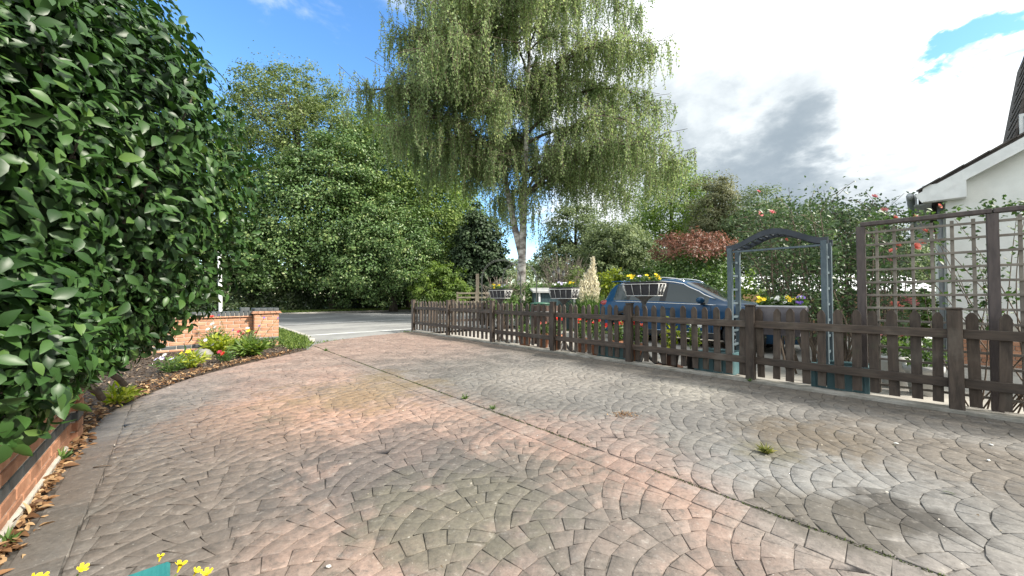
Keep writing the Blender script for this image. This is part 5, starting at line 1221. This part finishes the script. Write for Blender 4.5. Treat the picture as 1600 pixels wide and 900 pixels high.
# white roofed outbuilding + brown board fence
ob = thing('outbuilding', 'low outbuilding with a pale white sheet roof glimpsed through the rose bushes', 'outbuilding', (XP(1315, 14.6), 14.6, -.05), -.12)
m = MB().box((0, 1.6, .72), (6.6, 3.0, 1.44)); m.build('wall', pmat('outbuilding_wall', (.50, .50, .49), (.60, .60, .58), 4, .8), ob)
m = MB(); nx_ = 44; vs = []
for i in range(nx_ * 2 + 1):
    x_ = -3.5 + 7 * i / (nx_ * 2); zc = .02 * (i % 2)
    vs += [(x_, -.1, 1.36 + zc), (x_, 1.7, 2.1 + zc), (x_, -.1, 1.33 + zc), (x_, 1.7, 2.07 + zc)]
m.add(vs, [f for i in range(nx_ * 2) for f in ((i * 4, i * 4 + 4, i * 4 + 5, i * 4 + 1), (i * 4 + 2, i * 4 + 3, i * 4 + 7, i * 4 + 6), (i * 4, i * 4 + 2, i * 4 + 6, i * 4 + 4))]); m.build('roof', pmat('white_sheet', (.74, .76, .77), (.82, .83, .84), 4, .4), ob)
MB().lathe([(.09, 1.5), (.09, 2.35), (.14, 2.36), (.14, 2.42), (0, 2.45)], 10, (-1.85, .2, 0)).build('flue', pmat('flue_black', (.015, .015, .016), rough=.5), ob)
bf = thing('board_fence', 'orange brown board fence with dark posts behind the rose bushes', 'fence', (XP(1270, 10.6), 10.6, -.05), -.15); mo = pmat('orange_fence', (.34, .20, .11), (.46, .29, .17), 5, .8, random_tint=.12)
_bd = MB().box((0, 0, .62), (.142, .02, 1.2), 0, .003).mesh('board', mo)
for k in range(36): link_mesh('board', _bd, bf, (-2.6 + k * .148, random.uniform(-.003, .003), 0))
for k in range(4): MB().box((-2.6 + k * 1.77, -.05, .68), (.10, .09, 1.36), 0, .005).build('post', M_FPOST, bf)
for z in (.25, 1.0): MB().box((0, .03, z), (5.3, .04, .08)).build('rail', mo, bf)

# ================================================================== CAR
M_CAR = pmat('blue_car_paint', (.007, .054, .130), rough=.38, metal=.0, coat=.22, spec=.3)
M_GLASS = pmat('car_glass', (.030, .045, .050), rough=.03, spec=.55)
M_BLK = pmat('black_plastic', (.014, .014, .015), (.022, .022, .023), 30, .55)
M_CHROME = pmat('chrome', (.70, .71, .72), rough=.18, metal=.95)
M_TYRE = pmat('tyre_rubber', (.014, .014, .014), (.022, .022, .022), 30, .85)
M_RIM = pmat('alloy', (.55, .56, .57), rough=.28, metal=.85)
M_RLAMP = pmat('red_lamp', (.30, .012, .015), rough=.15, coat=1.0)
M_HLAMP = pmat('lamp_lens', (.45, .47, .48), rough=.08, coat=1.0, metal=.4)
def ip(x, xs, ys):
    xs = np.array(xs, float); ys = np.array(ys, float)
    # smooth interpolation (averaged linear)
    return float(np.mean([np.interp(x + d_, xs, ys) for d_ in (-.07, -.035, 0, .035, .07)]))
cxs = dict(
    zb=([-3.5, -3.2, -2.6, -1.5, -.4, 0, .5, .8, .9], [.99, 1.03, 1.03, 1.0, .97, .95, .88, .76, .60]),
    top=([-3.52, -3.45, -3.25, -3.05, -2.8, -2.3, -1.7, -1.25, -.6, -.28, 0, .45, .75, .86, .9], [.92, 1.10, 1.40, 1.52, 1.575, 1.61, 1.60, 1.53, 1.19, 1.045, 1.025, .96, .86, .74, .64]),
    hw=([-3.52, -3.4, -3.1, -2.6, -1, 0, .45, .72, .86, .9], [.72, .80, .885, .915, .915, .91, .86, .76, .62, .55]),
    re=([-3.5, -3.2, -2.8, -1.7, -1.25, -.6, -.28, 0, .5, .9], [.56, .60, .625, .64, .65, .715, .76, .76, .68, .45]))
def car():
    root = thing('parked_car', 'dark blue estate style car parked in the neighbouring garden behind the fence', 'car', AB(2.52, 9.50, -.06), ROT)
    st = np.concatenate([np.linspace(-3.52, .9, 90)]); Z = [.22, .28, .34, .40, .46, .52, .58, .64, .70, .76, .82]
    prof = []
    for x in st:
        zb = ip(x, *cxs['zb']); tp = max(ip(x, *cxs['top']), zb + .035); hw = ip(x, *cxs['hw']); re = min(ip(x, *cxs['re']), hw - .03)
        zre = max(tp - .065, zb + .012); pts = [(0, .21), (hw * .80, .21)]
        for z in Z:
            zz_ = min(z, zb - .05 * (1 - (z - .22))); f = .955 + .05 * math.sin(min(1, (z - .2) / .5) * math.pi * .62)
            pts.append((hw * f, zz_))
        pts += [(hw * 1.0, zb - .035), (hw * .975, zb)]
        for t in (.07, .36, .65, .93, 1.0): pts.append((hw * .975 + (re - hw * .975) * (t + .08 * math.sin(t * math.pi)), zb + (zre - zb) * t))
        pts += [(re * .93, (zre + 2 * tp) / 3 - .004), (re * .80, tp - .006), (re * .4, tp), (0, tp + .004)]
        prof.append(pts)
    npt = len(prof[0]); ns = len(st)
    def vid(i, j, s): return (i * npt + j) * 2 + s
    V = []
    for i in range(ns):
        for j in range(npt):
            y, z = prof[i][j]; V += [(st[i], -y, z), (st[i], y, z)]
    iB = 2 + len(Z) + 1            # belt index
    groups = {('body', 0, 0): []}
    for i in range(ns - 1):
        xc = (st[i] + st[i + 1]) / 2
        for j in range(npt - 1):
            y0, z0 = prof[i][j]; y1, z1 = prof[i][j + 1]; zc = (z0 + z1) / 2; g_ = 'body'
            if 1 <= j < iB and any((xc - wx) ** 2 + (zc - .35) ** 2 < .385 ** 2 for wx in (0, -2.63)): continue
            gh = prof[i][iB + 5][1] - prof[i][iB][1]
            if iB + 1 <= j <= iB + 3:
                if -3.02 < xc < -.66 and gh > .10: g_ = 'side_window'
                if -1.72 < xc < -1.60 or -2.62 < xc < -2.55: g_ = 'pillar' if g_ == 'side_window' else g_
            if j >= iB + 6:
                if -1.20 < xc < -.36: g_ = 'windscreen'
                if -3.42 < xc < -3.10: g_ = 'rear_window'
            for s in (0, 1):
                q = (vid(i, j, s), vid(i + 1, j, s), vid(i + 1, j + 1, s), vid(i, j + 1, s))
                key = (g_, 0, 0) if g_ in ('body', 'windscreen', 'rear_window') else (g_, s, 0 if xc > -1.66 else 1 if xc > -2.58 else 2) if g_ == 'side_window' else (g_, s, int(xc < -2.2)); groups.setdefault(key, []).append(q if s == 0 else tuple(reversed(q)))
    for i in (0, ns - 1):
        for j in range(npt - 1):
            q = (vid(i, j, 0), vid(i, j + 1, 0), vid(i, j + 1, 1), vid(i, j, 1)); groups[('body', 0, 0)].append(q if i == 0 else tuple(reversed(q)))
    for (k, _s, _i), F in groups.items():
        used = sorted({v for f in F for v in f}); mp = {v: i for i, v in enumerate(used)}
        me = bpy.data.meshes.new(k); me.from_pydata([V[v] for v in used], [], [tuple(mp[v] for v in f) for f in F]); me.polygons.foreach_set('use_smooth', [True] * len(F))
        me.materials.append(M_CAR if k == 'body' else M_BLK if k == 'pillar' else M_GLASS); bm = bmesh.new(); bm.from_mesh(me); bmesh.ops.remove_doubles(bm, verts=bm.verts, dist=.0005); bmesh.ops.recalc_face_normals(bm, faces=bm.faces) if k == 'body' else None; bm.to_mesh(me); bm.free(); link_mesh(k, me, root)
    def side(x, t, s, off=.006):   # point on the greenhouse side at fraction t
        pr = prof[int(np.argmin(np.abs(st - x)))]; j = iB + t; return (x, s * (pr[j][0] + off), pr[j][1])
    for s in (-1, 1):
        MB().tube([side(x, 5, s, .004) for x in np.linspace(-3.0, -.52, 22)], .013, 6).build('window_trim', M_CHROME, root)
        MB().tube([side(x, 0, s, .004) for x in np.linspace(-3.0, -.45, 22)], .009, 6).build('window_trim', M_CHROME, root)
        MB().tube([(x, s * (prof[int(np.argmin(np.abs(st - x)))][iB + 6][0] - .03), prof[int(np.argmin(np.abs(st - x)))][iB + 7][1] + .035 * min(1, 6 * min(x + 2.95, -1.25 - x) + .1)) for x in np.linspace(-2.95, -1.25, 18)], .014, 6).build('roof_rail', M_CHROME, root)
        m = MB(); m.blob((-.72, s * 1.03, 1.075), (.085, .115, .075), 12, 8); m.build('mirror', M_CAR, root); MB().box((-.70, s * .95, 1.0), (.07, .12, .05), 0, .01).build('mirror_foot', M_BLK, root)
        for x in (-1.50, -2.45): MB().box((x, s * .925, .875), (.19, .025, .03), 0, .008).build('door_handle', M_CAR, root)
        for x in (-.55, -1.66, -2.5): MB().box((x, s * .914, .66), (.008, .012, .58)).build('door_seam', M_BLK, root)
        MB().box((-1.31, s * .905, .30), (1.86, .05, .12), 0, .02).build('sill_cladding', M_BLK, root); MB().tube([(x, s * .935, .36) for x in (-2.2, -1.3, -.45)], .011, 6).build('sill_trim', M_CHROME, root)
        m = MB()
        for wx in (0, -2.63):
            m = MB(); pts = [(wx + .425 * math.cos(a0), s * .905, .34 + .425 * math.sin(a0)) for a0 in np.linspace(-.25, math.pi + .25, 20)]; m.tube(pts, .042, 6); m.build('arch_cladding', M_BLK, root)
            m = MB().lathe([(.0, -.02), (.41, -.02), (.41, .30), (0, .30)], 20, (wx, s * .55 - .14, .36), 'y'); m.build('wheel_well', M_BLK, root)
            wl = bpy.data.objects.new('wheel', None); COL.objects.link(wl); wl.parent = root; wl.location = (wx, s * .80, .34)
            MB().lathe([(.225, -.10), (.31, -.11), (.338, -.085), (.342, 0), (.338, .085), (.31, .11), (.225, .10)], 32, (0, 0, 0), 'y').build('tyre', M_TYRE, wl)
            m = MB().lathe([(.232, .06 * s - .03), (.232, .095 * s)][::1] if s > 0 else [(.232, -.095), (.232, .02)], 28, (0, 0, 0), 'y')
            m.lathe([(.215, s * .094), (.24, s * .10)] if s > 0 else [(.24, s * .10), (.215, s * .094)], 28, (0, 0, 0), 'y')
            for k in range(5):
                for da in (-.13, .13):
                    a0 = 2 * math.pi * k / 5 + .3; m.tube([(.035 * math.cos(a0), s * .098, .035 * math.sin(a0)), (.225 * math.cos(a0 + da), s * .088, .225 * math.sin(a0 + da))], [.020, .016], 6)
            m.lathe([(0, -.01 + s * .095), (.055, -.01 + s * .095), (.055, .01 + s * .095), (0, .01 + s * .095)], 14, (0, 0, 0), 'y'); m.build('rim', M_RIM, wl)
            MB().lathe([(0, s * .02), (.225, s * .02)], 24, (0, 0, 0), 'y').build('brake_disc', M_BLK, wl)
        m = MB(); m.blob((-3.32, s * .775, .985), (.15, .085, .075), 12, 8); m.build('tail_light', M_RLAMP, root)
        m = MB(); m.blob((.60, s * .70, .80), (.20, .10, .065), 12, 8); m.build('headlight', M_HLAMP, root)
        MB().box((.77, s * .62, .42), (.16, .18, .09), s * -.5, .02).build('fog_lamp', M_BLK, root)
    for k in range(4): MB().box((.895, 0, .52 + k * .055), (.035, .80, .022), 0, .006).build('grille_bar', M_CHROME, root)
    MB().box((.872, 0, .60), (.03, .86, .26), 0, .01).build('grille', M_BLK, root); MB().box((.86, 0, .32), (.09, 1.1, .14), 0, .02).build('lower_bumper', M_BLK, root)
    MB().box((-3.47, 0, .40), (.12, 1.4, .25), 0, .03).build('rear_bumper', M_BLK, root)
    MB().box((-3.12, 0, 1.565), (.28, 1.12, .03), 0, .01).build('roof_spoiler', M_CAR, root)
    MB().box((-1.4, 0, .26), (3.9, 1.45, .12)).build('underbody', M_BLK, root)
    return root
car()

# ================================================================== HOUSE
M_REND = pmat('white_render', (.66, .67, .65), (.74, .75, .73), 3, .9, bump=.5, bscale=70)
M_ROOFT = pmat('dark_roof_tile', (.055, .048, .046), (.10, .085, .08), 6, .85, bump=.4, random_tint=.2)
M_GREYT = pmat('grey_soffit', (.34, .36, .38), (.42, .44, .46), 6, .7)
hs_ = thing('white_house', 'white rendered house with a pitched roof at the right edge', 'house', AB(-.31, 10.04), ROT)
# local x = -U (0 at the left corner), local y = N (into the house)
eave, pit, LG = 3.07, .59, 10.4
mid = LG / 2; apex = eave + mid * pit
m = MB(); m.add([(0, 0, -.1), (LG, 0, -.1), (LG, 0, eave), (mid, 0, apex), (0, 0, eave), (0, 8, -.1), (LG, 8, -.1), (LG, 8, eave), (mid, 8, apex), (0, 8, eave)], [(0, 1, 2, 3, 4), (9, 8, 7, 6, 5), (0, 4, 9, 5), (1, 6, 7, 2)]); m.build('wall', M_REND, hs_)
nb = 0
MB().box((1.6, -.02, .28), (3.2, .045, .76)).build('plinth', M_MORT, hs_)
for c in range(6):
    x_ = -(.1125 if c % 2 else 0)
    while x_ < 1.8:
        xa, xb = max(x_, 0), x_ + .225; link_mesh('brick', brick_mesh(xb - xa - .01, .05, .065, M_BRICK), hs_, ((xa + xb) / 2, -.035, -.04 + c * .075)); x_ += .225
# roof slopes with overhang
ov, yo = .32, .16
def slope_pt(x, z_off=0): return eave + (x if x < mid else LG - x) * pit + z_off
for s, nm in ((0, 'roof'), (1, 'roof')):
    x0, x1 = (-ov, mid) if s == 0 else (LG + ov, mid); m = MB(); vs = []
    for (x, z) in ((x0, eave - ov * pit), (x1, apex)):
        for y in (-yo, 8.2): vs += [(x, y, z + .05), (x, y, z + .12)]
    m.add(vs, [(0, 2, 6, 4), (1, 5, 7, 3), (0, 4, 5, 1), (2, 3, 7, 6), (0, 1, 3, 2), (4, 6, 7, 5)]); m.build(nm, M_ROOFT, hs_)
# verge tiles along the front edge, bargeboards below
ang = math.atan(pit)
for k in range(20):
    x = -ov + .12 + k * .27; 
    if x > mid: break
    MB().box((x, -yo - .02, slope_pt(x) + .128), (.33, .06, .022), rot=Matrix.Rotation(-ang - .03, 3, 'Y')).build('verge_tile', M_ROOFT, hs_)
Lb = (mid + ov) / math.cos(ang)
MB().box(((mid - ov) / 2, -yo - .012, eave + (mid - ov) / 2 * pit - .035), (Lb, .03, .17), rot=Matrix.Rotation(-ang, 3, 'Y')).build('bargeboard', M_WTRIM, hs_)
MB().box((-.02, -yo + .06, eave - .14), (.50, .17, .30), 0, .006).build('eaves_box', M_WTRIM, hs_)
MB().box((-ov + .05, 4, eave - .30), (.22, 8, .03)).build('soffit', M_GREYT, hs_); MB().box((-ov - .03, 4, eave - .20), (.025, 8.1, .20)).build('fascia', M_GREYT, hs_)
MB().tube([(-ov - .10, -.1, eave - .13), (-ov - .10, 8, eave - .13)], .055, 8).build('gutter', M_GREYT, hs_)
MB().tube([(-.06, .35, eave - .3), (-.06, .35, 0)], .035, 8).build('downpipe', M_GREYT, hs_)
# tile hung dormer with a white window, set back on the roof
dx0, dx1, dy0, dy1, dz0 = .69, 3.2, .12, 2.4, 3.1
m = MB(); m.add([(dx0, dy0, dz0), (dx1, dy0, dz0), (dx1 - .36, dy0, 5.6), (dx0 + .36, dy0, 5.6), (dx0, dy1, dz0), (dx1, dy1, dz0), (dx1 - .36, dy1, 5.6), (dx0 + .36, dy1, 5.6)], [(0, 1, 2, 3), (7, 6, 5, 4), (4, 0, 3, 7), (1, 5, 6, 2), (3, 2, 6, 7)]); m.build('dormer', M_ROOFT, hs_)
for r_ in range(14):
    z = 3.45 + r_ * .155; xl = dx0 + .36 * (z - dz0) / 2.5
    MB().box((xl - .012, dy0 + .55, z), (.03, 1.16, .17), rot=Matrix.Rotation(.22, 3, 'Y')).build('hung_tile', M_ROOFT, hs_)
wf = MB().box((1.13, dy0 - .02, 3.86), (.66, .06, .40), 0, .006).build('window', M_WTRIM, hs_); MB().box((1.13, dy0 - .055, 3.86), (.57, .02, .31)).build('pane', M_GLASS, wf)

# ================================================================== FOREGROUND PLANTER
M_TEALF = pmat('bright_teal_paint', (.018, .150, .155), (.028, .185, .185), 7, .55, bump=.25, bscale=40, stretch=(1, 8, 1), fine=.1)
fp = thing('planter_box', 'bright teal wooden planter corner with yellow flowers at the bottom left', 'planter', (-.649, .714, 0), ROT)
# local x = -U (towards the camera side), local y = N; the visible corner is the far (+N, +U) one: box spans x 0.., y -..
Lp, Wp, Hp = .62, .62, .60
def fbox(nm, c, s, bv=.004): return MB().box(c, s, 0, bv).build(nm, M_TEALF, fp)
fbox('rim_board', (.052, -Wp / 2, Hp - .011), (.104, Wp, .022)); fbox('rim_board', (Lp - .052, -Wp / 2, Hp - .011), (.104, Wp, .022))
fbox('rim_board', (Lp / 2, -.052, Hp - .0115), (Lp - .214, .104, .021)); fbox('rim_board', (Lp / 2, -Wp + .052, Hp - .0115), (Lp - .214, .104, .021))
for k in range(5):
    z = .06 + k * .115
    for (c, s) in (((Lp / 2, -.02, z), (Lp - .04, .02, .108)), ((Lp / 2, -Wp + .02, z), (Lp - .04, .02, .108)), ((.02, -Wp / 2, z), (.02, Wp - .07, .108)), ((Lp - .02, -Wp / 2, z), (.02, Wp - .07, .108))): fbox('board', c, s)
MB().box((Lp / 2, -Wp / 2, .52), (Lp - .10, Wp - .10, .04)).build('soil', M_SOIL, fp)
np_ = thing('yellow_nemesia', 'yellow trumpet flowers on thin green stems around the teal planter corner', 'flower', AB(0, 0), 0); np_.location = (-.72, .62, .54)
rs = random.Random(2); mM = MB(); base = Vector(np_.location)
yb = bloom_mesh(1.0, 5, M_YEL, .55, 1); throat = MB().lathe([(.12, -1.0), (.25, -.3), (.42, .12)], 8).mesh('throat', M_YEL)
def fpx(px, py, z): return Vector((XP(px, z), z, CAMH - (py - 463) / FPX * z)) - base
LV = []
for (px, py, z, sx_) in ((65, 897, .70, 1.0), (77, 896, .71, 1.1), (139, 882, .74, 1.05), (259, 864, .80, .9), (290, 877, .735, 1.25), (315, 886, .74, .9), (331, 889, .735, 1.1)):
    e = fpx(px, py, z); d0 = Vector((rs.uniform(-.3, .6), rs.uniform(-.5, .3), rs.uniform(.5, .9))).normalized()
    st_ = Vector((e.x * .55 + .0, e.y * .45 - .06, -.01)); mM.tube(curve_pts(st_, (st_ + e) / 2 + Vector((0, 0, -.02)), e - d0 * .014, 6), .0016, 5)
    o = link_mesh('bloom', yb, np_, e); o.scale = (.0088 * sx_,) * 3; o.rotation_euler = d0.to_track_quat('Z', 'Y').to_euler()
    t_ = link_mesh('throat', throat, o); 
    for _ in range(5): LV.append(st_.lerp(e, rs.uniform(.2, .8)))
mM.build('stems', M_STEM, np_)
P = np.array([tuple(v) for v in LV]); n = len(P); link_mesh('foliage', leaf_mesh('foliage', M_LIGHT, P, rdir(n) + [0, 0, .4], rdir(n) + [0, 0, .5], .03, .007, RNG.random(n), 'curve'), np_)
